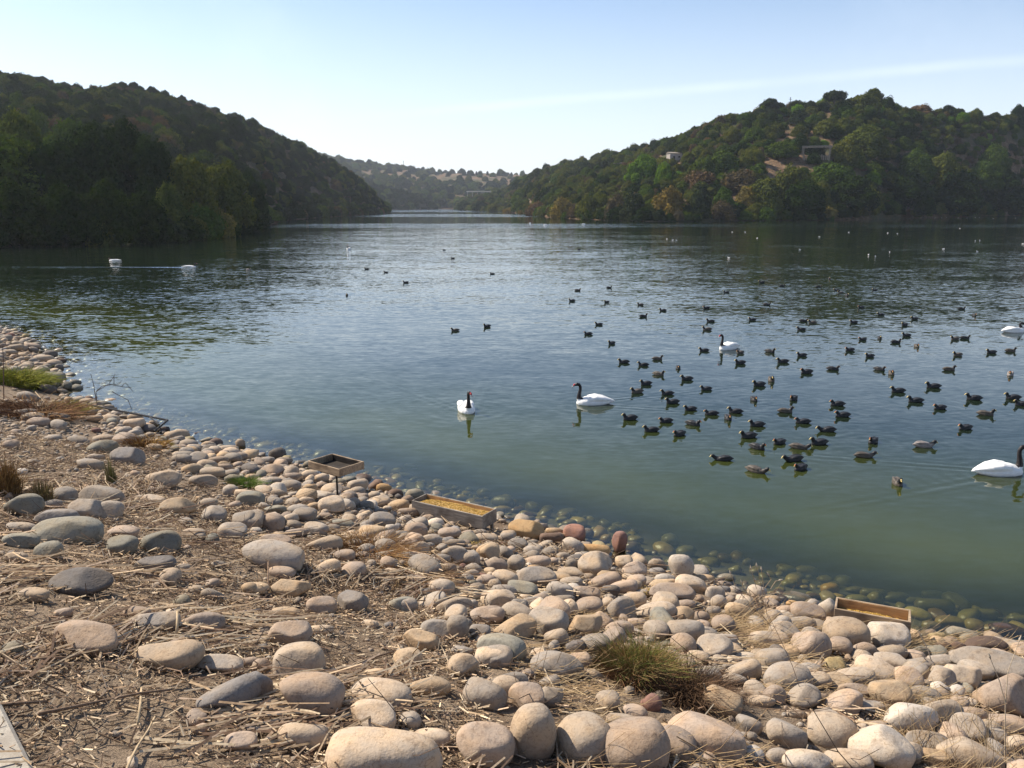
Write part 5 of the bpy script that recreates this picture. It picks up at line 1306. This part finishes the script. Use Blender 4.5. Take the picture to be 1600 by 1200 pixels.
# grains spilt under the long tray
r = random.Random(8); its = []
for (u, v) in ((677, 830), (735, 846), (722, 850), (742, 852), (1012, 930), (1020, 925)):
    for _ in range(90):
        q = bank_hit(u + r.gauss(0, 6), v + r.gauss(0, 3)); f = r.uniform(.6, 1.1)
        its.append(dict(x=q[0], y=q[1], z=q[2] + r.uniform(.0, .06), s=(.009, .007, .005), rot=(r.random() * 3, r.random() * 3, 0), sh=r.randrange(8), tint=(.5 * f, .36 * f, .12 * f)))
o = mass('spilt_maize', its, PEB, M_CORN); tag(o, 'yellow maize grains spilt between the stones', 'maize', kind='stuff')

# ------------------------------------------------------------------ things on the far slopes
M_POLE = plain_mat('weathered_pole', (.36, .29, .22), .9, .4, 3); M_WALLP = plain_mat('pale_plaster', (.42, .37, .33), .9, .25, .8)
M_THATCH = plain_mat('grey_thatch', (.30, .26, .21), .95, .4, 3); M_SLATE = plain_mat('pale_roof', (.75, .66, .55), .8, .2, 2)
def face_cam(p_): return math.atan2(-p_[0], p_[1])
# wooden pergola with a slatted rail
pg = HR.hit(1270, 249); _, _, dd = project(pg); px = dd / FPX
per = empty('wooden_pergola', tuple(pg), -face_cam(pg) * -1 if False else math.atan2(pg[0], pg[1]) * -1)
Wd = 38 * px; Hh = 17 * px; Dp = 3.0
def bx(parent, name, cx, cy, cz, sx, sy, sz, mat, rz=0, rx=0):
    b = MB(); b.box(0, 0, 0, sx, sy, sz); o = b.build(name, mat, parent); o.location = (cx, cy, cz); o.rotation_euler = (rx, 0, rz); return o
for x, y, h_ in ((-Wd / 2, -Dp / 2, Hh * 1.08), (-Wd / 2 - .5, Dp / 2, Hh * 1.2), (Wd / 2, -Dp / 2, Hh), (Wd / 2 + .4, Dp / 2, Hh)):
    bx(per, 'post', x, y, h_ / 2 - .4, .34, .34, h_ + .8, M_POLE)
for y in (-Dp / 2, Dp / 2): bx(per, 'beam', .2, y, Hh + .22, Wd + 1.4, .42, .45, M_POLE)
bx(per, 'roof_slab', 0, 0, Hh + .56, Wd + 1.0, Dp + .8, .22, M_THATCH)
k = 0; xx = -Wd / 2 + .4
while xx < Wd / 2 - .3:
    hh_ = 6 * px * random.uniform(.8, 1.1); w_ = random.uniform(.28, .42); bx(per, 'rail_board', xx, -Dp / 2 - .1, hh_ / 2 - .2, w_, .1, hh_ + .4, M_POLE); xx += w_ + random.uniform(.06, .35)
tag(per, 'open wooden pergola with slatted rail in the bare clearing of the right hill', 'pergola')
# pale hut
ph = HR.hit(1052, 252); _, _, dd = project(ph); px = dd / FPX; hut = empty('pale_hut', tuple(ph), -math.atan2(ph[0], ph[1]) + .5)
def wall_box(parent, name, sx, sy, sz, mat):
    b = MB(); b.box(0, 0, sz / 2 - .5, sx, sy, sz + 1); return b.build(name, mat, parent)
wall_box(hut, 'wall', 24 * px, 12 * px, 11 * px, M_WALLP)
b = MB(); hx, hy = 13 * px, 7 * px; z0, z1 = 11 * px + .05, 13.5 * px
b.add([(-hx, -hy, z0), (hx, -hy, z0), (hx, hy, z0), (-hx, hy, z0), (-hx, 0, z1), (hx, 0, z1)], [[0, 1, 5, 4], [3, 4, 5, 2], [0, 4, 3], [1, 2, 5], [0, 3, 2, 1]]); b.build('roof', M_THATCH, hut)
bx(hut, 'door', -5 * px, -6 * px - .04, 3.5 * px, 3 * px, .1, 7 * px, M_DARK); bx(hut, 'window', 4 * px, -6 * px - .04, 6 * px, 3 * px, .1, 2.6 * px, M_DARK)
tag(hut, 'small pale walled hut half hidden above the bright green trees', 'hut')
# thatched lookout shelter
ps = HR.hit(968, 264); _, _, dd = project(ps); px = dd / FPX; sh = empty('thatched_shelter', tuple(ps), -math.atan2(ps[0], ps[1]))
for x in (-8, 8):
    for y in (-4, 4): bx(sh, 'post', x * px, y * px, 3.6 * px, .3, .3, 8 * px, M_POLE)
b = MB(); hx, hy = 11 * px, 6 * px; b.add([(-hx, -hy, 7.2 * px), (hx, -hy, 8.2 * px), (hx, hy, 9 * px), (-hx, hy, 8 * px), (-hx, -hy, 8 * px), (hx, -hy, 9 * px), (hx, hy, 9.8 * px), (-hx, hy, 8.8 * px)], [[0, 3, 2, 1], [4, 5, 6, 7], [0, 1, 5, 4], [1, 2, 6, 5], [2, 3, 7, 6], [3, 0, 4, 7]]); b.build('roof', M_THATCH, sh)
bx(sh, 'rail', 0, -4.2 * px, 1.6 * px, 16 * px, .25, .5, M_POLE); tag(sh, 'small flat thatched shelter on posts left of the bright green trees', 'shelter')
# long flat-roofed building by the far water
pf = HR.hit(757, 306); _, _, dd = project(pf); px = dd / FPX; fb = empty('flat_roofed_building', tuple(pf), -math.atan2(pf[0], pf[1]) - .25)
bx(fb, 'roof', 0, 0, 6.6 * px, 54 * px, 14 * px, 1.7 * px, M_SLATE)
bx(fb, 'wall', 10 * px, 2 * px, 2.6 * px, 30 * px, 7 * px, 6.2 * px, M_WALLP)
for x in (-26, -18, -10, -4): bx(fb, 'post', x * px, -6 * px, 2.4 * px, .8 * px, .8 * px, 6.6 * px, M_WALLP)
for x in (2, 9, 16): bx(fb, 'window', x * px, -1.6 * px, 3 * px, 4 * px, .3 * px, 2.4 * px, M_DARK)
tag(fb, 'long low flat-roofed building at the far end of the right shore', 'building')
for u, vb, vt, lb in ((999, 240, 226, 'thin mast on the skyline above the pale hut'), (1224.5, 172, 150, 'thin mast on the skyline between two dark trees')):
    pm = HR.hit(u, vb); _, _, dd = project(pm); h_ = (vb - vt) * dd / FPX; o = empty('mast', tuple(pm)); b = MB(); b.tube([(0, 0, -1), (0, 0, h_)], .12, 6); b.build('pole', M_IRON, o)
    b = MB(); b.tube([(-.7, 0, h_ * .85), (.7, 0, h_ * .85)], .06, 5); b.tube([(-.4, 0, h_ * .95), (.4, 0, h_ * .95)], .06, 5); b.build('aerial', M_IRON, o); tag(o, lb, 'mast')
pm = HF.hit(632, 258); o = empty('mast', tuple(pm)); b = MB(); b.tube([(0, 0, 0), (0, 0, 14)], .35, 5); b.build('pole', M_IRON, o); b = MB(); b.tube([(-1, 0, 13), (1, 0, 13)], .2, 5); b.build('aerial', M_IRON, o); tag(o, 'faint lone mast on the far hill skyline', 'mast')
# pale rocks on the right hill
for k, (u, v, w_, lb) in enumerate([(1187, 177, 9, 'largest pale rock under the dark skyline tree'), (1196, 174, 6, 'pale rock right of the largest pale skyline rock'), (1209, 171, 5, 'small pale rock at the right end of the outcrop'), (1231, 246, 6, 'pale flat rock beside the pergola'),
        (1090, 230, 4, 'tiny white rock right of the hut'), (225, 333.5, 0, '')]):
    if not w_: continue
    p_ = HR.hit(u, v); _, _, dd = project(p_); s_ = w_ * dd / FPX / 2
    o = put('rock', SH_MD[k], None, tuple(p_ + np.array([0, -1.5, s_ * .9])), (0, 0, k), (s_, s_, s_ * .8), (.62, .58, .54)); tag(o, lb, 'rock')
p_ = HL.hit(224, 322); o = put('rock', SH_MD[3], None, tuple(p_ + np.array([0, -1., .4])), (0, 0, 1), (.6, .6, .5), (.5, .35, .27)); tag(o, 'pale pinkish rock glinting in the dark left shore undergrowth', 'rock')
# ------------------------------------------------------------------ birds
def loft_np(path, radii, n=16):
    """elliptical rings along a path: radii = (half width, half height)"""
    V, F = [], []; P_ = [Vector(p) for p in path]; m_ = len(P_)
    for i, p in enumerate(P_):
        d = (P_[min(i + 1, m_ - 1)] - P_[max(i - 1, 0)]).normalized()
        side = Vector((0, 1, 0)); up = side.cross(d) * -1; up = d.cross(side); up.normalize()
        w, h_ = radii[i]
        for k in range(n):
            t = 2 * math.pi * k / n; V.append(p + side * math.cos(t) * w + up * math.sin(t) * h_)
    for i in range(m_ - 1):
        for k in range(n): F.append([i * n + k, i * n + (k + 1) % n, (i + 1) * n + (k + 1) % n, (i + 1) * n + k])
    F += [list(range(n))[::-1], [(m_ - 1) * n + k for k in range(n)]]
    return V, F
def remeshed(lofts, voxel, name, mats, pick, smooth=6):
    b = MB()
    for V, F in lofts: b.add(V, F)
    o = b.build(name, None)
    md = o.modifiers.new('r', 'REMESH'); md.mode = 'VOXEL'; md.voxel_size = voxel; md.use_smooth_shade = True
    ms = o.modifiers.new('s', 'SMOOTH'); ms.iterations = smooth; ms.factor = .5
    dg = bpy.context.evaluated_depsgraph_get(); me = bpy.data.meshes.new_from_object(o.evaluated_get(dg))
    bpy.data.objects.remove(o); me.name = name
    me.materials.clear()
    for m_ in mats: me.materials.append(m_)
    for p in me.polygons: p.material_index = pick(p.center); p.use_smooth = True
    return me
def feather_mat(name, col, var=.2, rough=.6, tinted=False):
    m, nt, N, L = new_mat(name); q = obj_pos(nt)
    base = tint_src(nt, 'object') if tinted else None
    mp = N('ShaderNodeMapping'); L(q, mp.inputs[0]); mp.inputs['Scale'].default_value = (14, 40, 40)
    n = noise_n(nt, mp.outputs[0], 1., 4, .6)
    c0 = base if tinted else col
    dk = mixrgb(nt, c0, (1 - var,) * 3, 1., 'MULTIPLY')
    principled(nt, mixrgb(nt, c0, dk, mapr(nt, n, .4, .65)), rough, .35, bump_n(nt, n, .35, .01)); return m
M_SWHITE = feather_mat('white_feathers', (.80, .79, .76), .12); M_SBLACK = feather_mat('black_neck_feathers', (.018, .013, .013), .3, .5)
M_COOT = feather_mat('coot_feathers', (.03, .03, .03), .3, .55, True); M_COOTH = feather_mat('coot_head_feathers', (.012, .012, .013), .3, .5)
M_RED = plain_mat('red_knob', (.5, .03, .04), .4, .2, 60); M_BILLG = plain_mat('grey_bill', (.35, .33, .33), .4, .2, 60); M_BILLY = plain_mat('yellow_bill', (.72, .55, .22), .4, .2, 60)
M_SHIELD = plain_mat('orange_red_shield', (.55, .14, .04), .4, .2, 60); M_EYE = plain_mat('eye', (.02, .01, .01), .15, 0, 10, .6); M_GULL = plain_mat('white_plumage', (.72, .70, .67), .6, .15, 10)
def small_tube(name, pts, rad, mat, n=10):
    b = MB(); b.tube(pts, rad, n); o = b.build(name, mat, None, True); me = o.data; bpy.data.objects.remove(o); return me
def swan_protos():
    out = {}
    body = loft_np([(-.53, 0, .095), (-.44, 0, .09), (-.34, 0, .085), (-.20, 0, .085), (-.02, 0, .085), (.16, 0, .075), (.28, 0, .065), (.36, 0, .06), (.40, 0, .06)],
                   [(.010, .007), (.05, .025), (.105, .058), (.16, .11), (.19, .15), (.185, .15), (.15, .12), (.09, .08), (.03, .03)])
    for pose in ('side', 'front', 'low'):
        if pose == 'side': neck = [(.20, 0, .06), (.30, 0, .10), (.345, 0, .19), (.335, 0, .29), (.315, 0, .38), (.315, 0, .455), (.345, 0, .505), (.395, 0, .515), (.45, 0, .49)]
        elif pose == 'front': neck = [(.20, 0, .06), (.29, 0, .11), (.33, 0, .20), (.325, 0, .30), (.315, 0, .40), (.315, 0, .47), (.34, 0, .52), (.385, .012, .525), (.43, .03, .50)]
        else: neck = [(.20, 0, .08), (.27, 0, .15), (.26, 0, .23), (.22, 0, .29), (.22, 0, .34), (.27, 0, .37), (.32, 0, .365), (.36, 0, .345), (.39, 0, .325)]
        R_ = [(.12, .11), (.09, .088), (.060, .062), (.044, .046), (.037, .039), (.035, .037), (.037, .040), (.039, .043), (.027, .029)]
        nk = loft_np(neck, R_, 12)
        zs = .155
        wl = []
        for sg in (-1, 1):
            wl.append(loft_np([(-.49, sg * .025, .115), (-.36, sg * .055, .14), (-.22, sg * .08, .165), (-.05, sg * .095, .18), (.10, sg * .10, .155), (.19, sg * .08, .12)], [(.010, .010), (.05, .036), (.09, .065), (.10, .085), (.085, .08), (.02, .03)], 10))
        lo, hi = (.32, .16) if pose != 'low' else (.22, .19)
        def pick(c, pose=pose):
            if pose == 'low': return 1 if (c.z > .245 or (c.z > .20 and c.x > .17)) else 0
            return 1 if c.x > .255 and c.z > .165 else 0
        me = remeshed([body, nk] + wl, .0125, 'swan_body', [M_SWHITE, M_SBLACK], pick, 5)
        h_ = Vector(neck[-1]); d = (Vector(neck[-1]) - Vector(neck[-2])).normalized(); d2 = Vector((d.x, d.y, d.z - .25)).normalized()
        root = empty('swan', (0, 0, -.035))
        put('body', me, root)
        b = small_tube('bill', [h_ + d * .0, h_ + d2 * .03, h_ + d2 * .065, h_ + d2 * .085], [.021, .017, .014, .006], M_BILLG); put('bill', b, root)
        kn = small_tube('red_knob', [h_ - d * .022 + Vector((0, 0, .012)), h_ + Vector((0, 0, .018)), h_ + d2 * .022 + Vector((0, 0, .014)), h_ + d2 * .04 + Vector((0, 0, .004))], [.017, .024, .022, .008], M_RED); put('red_knob', kn, root)
        out[pose] = root
    return out
SW = swan_protos()
used = set()
for (u, v, hd, pose, lb) in SWANS:
    src = SW[pose]
    if pose in used: o = copy_tree(src)
    else: o = src; used.add(pose)
    p_ = to_plane(u, v); o.location = (p_[0], p_[1], -.035); o.rotation_euler = (0, 0, math.radians(hd)); o.scale = (1.2, .9, .6) if v in (407, 417) else (1.0,) * 3
    tag(o, lb, 'swan', 'black-necked swans on the lake')
def coot_protos():
    out = {}
    for pose in (0, 1, 2):
        body = loft_np([(-.22, 0, .070), (-.18, 0, .066), (-.12, 0, .055), (-.04, 0, .045), (.05, 0, .04), (.11, 0, .038), (.155, 0, .035)], [(.006, .006), (.028, .022), (.058, .045), (.080, .068), (.080, .070), (.06, .055), (.02, .02)], 14)
        if pose == 0: neck = [(.07, 0, .045), (.11, 0, .08), (.128, 0, .112), (.135, 0, .136), (.155, 0, .150), (.186, 0, .138)]
        elif pose == 1: neck = [(.06, 0, .05), (.10, 0, .08), (.115, 0, .105), (.125, 0, .122), (.145, 0, .134), (.17, 0, .122)]
        else: neck = [(.07, 0, .04), (.13, 0, .06), (.17, 0, .085), (.19, 0, .105), (.21, 0, .115), (.235, 0, .10)]
        nk = loft_np(neck, [(.06, .055), (.046, .046), (.036, .038), (.034, .038), (.035, .037), (.016, .016)], 12)
        wl = [loft_np([(-.18, sg * .012, .09), (-.12, sg * .03, .10), (-.03, sg * .045, .092), (.05, sg * .045, .075), (.09, sg * .035, .06)], [(.006, .006), (.026, .022), (.036, .034), (.03, .03), (.01, .01)], 10) for sg in (-1, 1)]
        me = remeshed([body, nk] + wl, .0085, 'coot_body', [M_COOT, M_COOTH], lambda c: 1 if c.x > .085 and c.z > .085 else 0, 3)
        h_ = Vector(neck[-1]); d = (Vector(neck[-1]) - Vector(neck[-2])).normalized()
        root = empty('coot', (0, 0, -.02)); put('body', me, root)
        put('bill', small_tube('bill', [h_ - d * .003, h_ + d * .018, h_ + d * .038], [.015, .010, .002], M_BILLY, 8), root)
        put('shield', small_tube('shield', [h_ + Vector((-.022, 0, .022)), h_ + Vector((-.006, 0, .015)), h_ + d * .008], [.008, .014, .012], M_BILLY if pose != 1 else M_SHIELD, 8), root)
        out[pose] = root
    return out
CT = coot_protos(); used = set()
HEAD = dict(L=186, R=-8, F=268, FL=222, FR=318)
CC = dict(d=(.022, .022, .024), b=(.085, .070, .055), p=(.24, .21, .19))
rc = random.Random(21)
COOT_O = []
for (u, v, hd, c, pose) in COOTS:
    src = CT[pose]
    if pose in used: o = copy_tree(src)
    else: o = src; used.add(pose)
    p_ = to_plane(u, v); a = HEAD[hd] + rc.uniform(-14, 14)
    o.location = (p_[0], p_[1], -.018); o.rotation_euler = (0, 0, math.radians(a)); s_ = rc.uniform(.85, .98) * (1.08 if u > 1150 and v > 560 else 1)
    o.scale = (s_, s_, s_ * rc.uniform(.96, 1.06))
    for ch in o.children:
        if ch.name.startswith('body'): ch.color = (*CC[c], 1)
    COOT_O.append(dict(o=o, u=u, v=v, hd=hd, c=c, pose=pose))
# small distant white water birds
body = loft_np([(-.24, 0, .10), (-.15, 0, .08), (0, 0, .07), (.12, 0, .07), (.18, 0, .10), (.19, 0, .16), (.22, 0, .19), (.26, 0, .18)], [(.008, .008), (.05, .035), (.085, .07), (.07, .06), (.045, .05), (.03, .03), (.035, .035), (.012, .012)], 12)
gm = remeshed([body], .014, 'gull_body', [M_GULL], lambda c: 0, 3)
GULL_O = []
for k, (u, v) in enumerate(GULLS):
    p_ = to_plane(u, v); o = put('gull', gm, None, (p_[0], p_[1], -.02), (0, 0, rc.uniform(0, 6.28)), (.55,) * 3); GULL_O.append(dict(o=o, u=u, v=v))
# ------------------------------------------------------------------ labels that single each thing out
ORD = ['nearest', 'second nearest', 'third nearest', 'fourth nearest', 'fifth nearest', 'sixth nearest', 'seventh nearest', 'eighth nearest', 'ninth nearest', 'tenth nearest', 'eleventh nearest', 'twelfth nearest']
def relation(du, dv, sx=1.0, sy=1.0, words=('left of', 'right of', 'below', 'above')):
    a, b = du * sx, dv * sy
    if abs(a) > 2.2 * abs(b): return words[0] if a < 0 else words[1]
    if abs(b) > 2.2 * abs(a): return words[2] if b > 0 else words[3]
    return ('lower ' if b > 0 else 'upper ') + ('left of' if a < 0 else 'right of')
def label_all(items, marks, desc, noun, cat, group, sy=1.5):
    """items: dicts with o, u, v; label = description + rank + relation to the nearest landmark"""
    groups = {}
    for it in items:
        m_ = min(marks, key=lambda q: math.hypot(it['u'] - q[1], (it['v'] - q[2]) * sy))
        it['m'] = m_; du, dv = it['u'] - m_[1], it['v'] - m_[2]; it['r'] = relation(du, dv, 1, sy); it['dist'] = math.hypot(du, dv * sy)
        it['d'] = desc(it)
        groups.setdefault((it['d'], it['r'], m_[0]), []).append(it)
    for (d, r, m_), g in groups.items():
        g.sort(key=lambda it: it['dist'])
        for k, it in enumerate(g):
            rank = '' if len(g) == 1 else ', ' + (ORD[k] if k < len(ORD) else 'one farther out') + ' such'
            tag(it['o'], f"{d}{rank}, {r} {m_}", cat, group)
SM = [('the round green tuft', 1000, 1040), ('the maize tray', 720, 803), ('the tray on a post', 528, 735), ('the orange tray', 1370, 965), ('the concrete kerb', 15, 1165), ('the black metal frame', 240, 655),
      ('the upright reddish stone', 968, 845), ('the big slate slab', 370, 1085), ('the rusty reed clump', 12, 745), ('the slate boulder', 200, 715), ('the long grey stone', 428, 867), ('the huge bottom boulder', 600, 1182),
      ('the dark boulder', 125, 910), ('the green weed patch', 385, 750), ('the seed-head weed', 1190, 905), ('the pale egg-shaped stone', 1421, 1120), ('the bottom-right stalk', 1572, 1150), ('the grass patch', 35, 590),
      ('the matted brush', 578, 850), ('the dark pinkish boulder', 454, 992), ('the bottom centre boulder', 990, 1170)]
def size_word(s):
    w = math.sqrt(s['w'] * s['h']); return 'huge' if w > 80 else 'large' if w > 46 else 'medium' if w > 27 else 'small'
def shape_word(s):
    a, b, c = s['s']; q = max(a, b) / min(a, b)
    if c > max(a, b) * 1.05: return 'upright'
    if q > 1.6: return 'long'
    if c / max(a, b) < .5: return 'flat'
    return 'round' if q < 1.15 else 'oval'
UNIQ = {(200, 715): 'dark slate boulder with rounded top on the left bank', (106, 831): 'broad greenish-grey stone below the reed clumps', (125, 911): 'large dark flat boulder alone in the straw at the left',
        (370, 1086): 'big tilted slate slab at the lower left', (428, 867): 'long bar-shaped grey stone left of centre', (600, 1182): 'huge beige boulder cut by the bottom edge', (822, 827): 'orange-stained boulder at the waterline right of the maize tray',
        (898, 831): 'red stone at the waterline right of the orange-stained boulder', (968, 845): 'reddish stone standing upright in the water', (1064, 887): 'pale grey stone standing on end at the waterline', (930, 882): 'largest beige stone behind the waterline, under the upright reddish stone',
        (454, 992): 'dark pinkish boulder on gravel left of centre bottom', (133, 1000): 'flat pinkish stone half buried in straw', (264, 1025): 'long beige stone in the straw, right of the flat pinkish one', (990, 1172): 'large pinkish boulder at the bottom centre', (1102, 1152): 'very large flat pinkish boulder at the bottom right of centre',
        (912, 1157): 'rounded beige boulder left of the large pinkish bottom centre boulder', (870, 998): 'small beige stone just upper left of the green tuft', (1417, 1062): 'pinkish round stone above the pale egg-shaped stone at lower right', (970, 952): 'round grey ball-like stone above the green tuft',
        (832, 1146): 'beige upright boulder at the bottom, right of the dark round one', (1572, 1089): 'large round pinkish stone at the right edge', (1421, 1120): 'smooth pale grey egg-shaped stone at the lower right', (1375, 1171): 'large pale tilted boulder at the bottom right',
        (452, 1149): 'beige stone below the large pitted pinkish boulder', (487, 1086): 'large pitted pinkish boulder left of the banded stone', (592, 1086): 'banded beige oblong stone crossed by a twig', (550, 942): 'blue-grey blocky stone on gravel left of centre'}
rest_ = []
for s in STONES[:300]:
    k = min(UNIQ, key=lambda q: math.hypot(s['u'] - q[0], s['v'] - q[1])) if UNIQ else None
    if k and math.hypot(s['u'] - k[0], s['v'] - k[1]) < 6 and s['key']:
        tag(s['o'], UNIQ.pop(k), 'stone', 'stones along the bank')
    else: rest_.append(s)
def stone_desc(s):
    lake = s['z'] + s['s'][2]
    wet = ' sunken' if lake < -.01 else ''
    return f"{size_word(s)}{wet} {STN[s['c']]} {shape_word(s)} stone"
label_all(rest_, SM, stone_desc, 'stone', 'stone', 'stones along the bank')
# coots
BM_ = [('the swan facing the shore', 728, 632), ('the left-gliding swan', 927, 625), ('the upright-necked swan', 1139, 540), ('the right-edge swan', 1562, 733), ('the far edge swan', 1584, 515), ('the orange tray', 1370, 965),
       ('the far lone swan', 545, 388), ('the far wake-trailing swan', 296, 414), ('the maize tray', 720, 803)]
HW = dict(L='facing left', R='facing right', F='facing the shore', FL='turned to front left', FR='turned to front right')
CW = dict(d='black', b='brownish', p='pale grey'); PW = {0: 'upright', 1: 'hunched', 2: 'low-stretched'}
label_all(COOT_O, BM_, lambda it: f"{CW[it['c']]} {PW[it['pose']]} coot {HW[it['hd']]}", 'coot', 'coot', 'coots on the lake', 1.8)
GM = [('the umbrella tree', 1292, 335), ('the dark right shore', 1500, 336), ('the upright-necked swan', 1139, 540), ('the far edge swan', 1584, 515), ('the yellowish dome bush', 1045, 340)]
label_all(GULL_O, GM, lambda it: 'tiny white lake bird', 'gull', 'water bird', 'small white birds on the far water', 3)
# plants
TMK = [('the pergola', 1270, 237), ('the pale hut', 1052, 243), ('the umbrella tree', 1292, 155), ('the bright round tree', 1008, 260), ('the yellowish dome bush', 1045, 310), ('the thatched shelter', 968, 258), ('the reed point', 805, 328),
       ('the flat-roofed building', 757, 303), ('the skyline tree pair', 238, 138), ('the flat-topped edge tree', 30, 210), ('the paired point trees', 325, 260), ('the right skyline dark tree', 1575, 172), ('the lime bush', 1588, 315),
       ('the tip of the left hill', 600, 325), ('the wide skyline bush', 370, 180), ('the earth bank', 1165, 300), ('the small round skyline tree', 1466, 172), ('the lone mast', 1225, 155)]
KW = dict(tree='tree', thin='airy tree', shrub='bush', bare='twiggy bare bush', umbrella='umbrella tree', reed='reeds')
CLW = dict(deep='dark green', green='green', bright='bright green', olive='olive', yellow='yellowish', grey='greyish', brown='brown', blue='blackish green', lime='lime')
auto = []
for p_ in PLANTS:
    cat = 'tree' if p_['kind'] in ('tree', 'thin', 'umbrella') else 'reeds' if p_['kind'] == 'reed' else 'bush'
    p_['cat'] = cat
    if p_['desc']: tag(p_['o'], p_['desc'], cat, 'trees and bushes round the lake')
    else: auto.append(p_)
for kind in ('tree', 'bush', 'reeds'):
    def pd(p_):
        w = math.sqrt(p_['size']); sz = 'large' if w > 34 else 'mid-sized' if w > 24 else 'small'
        return f"{sz} {CLW[p_['cl']]} {KW[p_['kind']]}"
    label_all([p_ for p_ in auto if p_['cat'] == kind], TMK, pd, kind, kind, 'trees and bushes round the lake', 1.6)
print('plants', len(PLANTS), 'coots', len(COOTS), 'objects', len(bpy.data.objects))
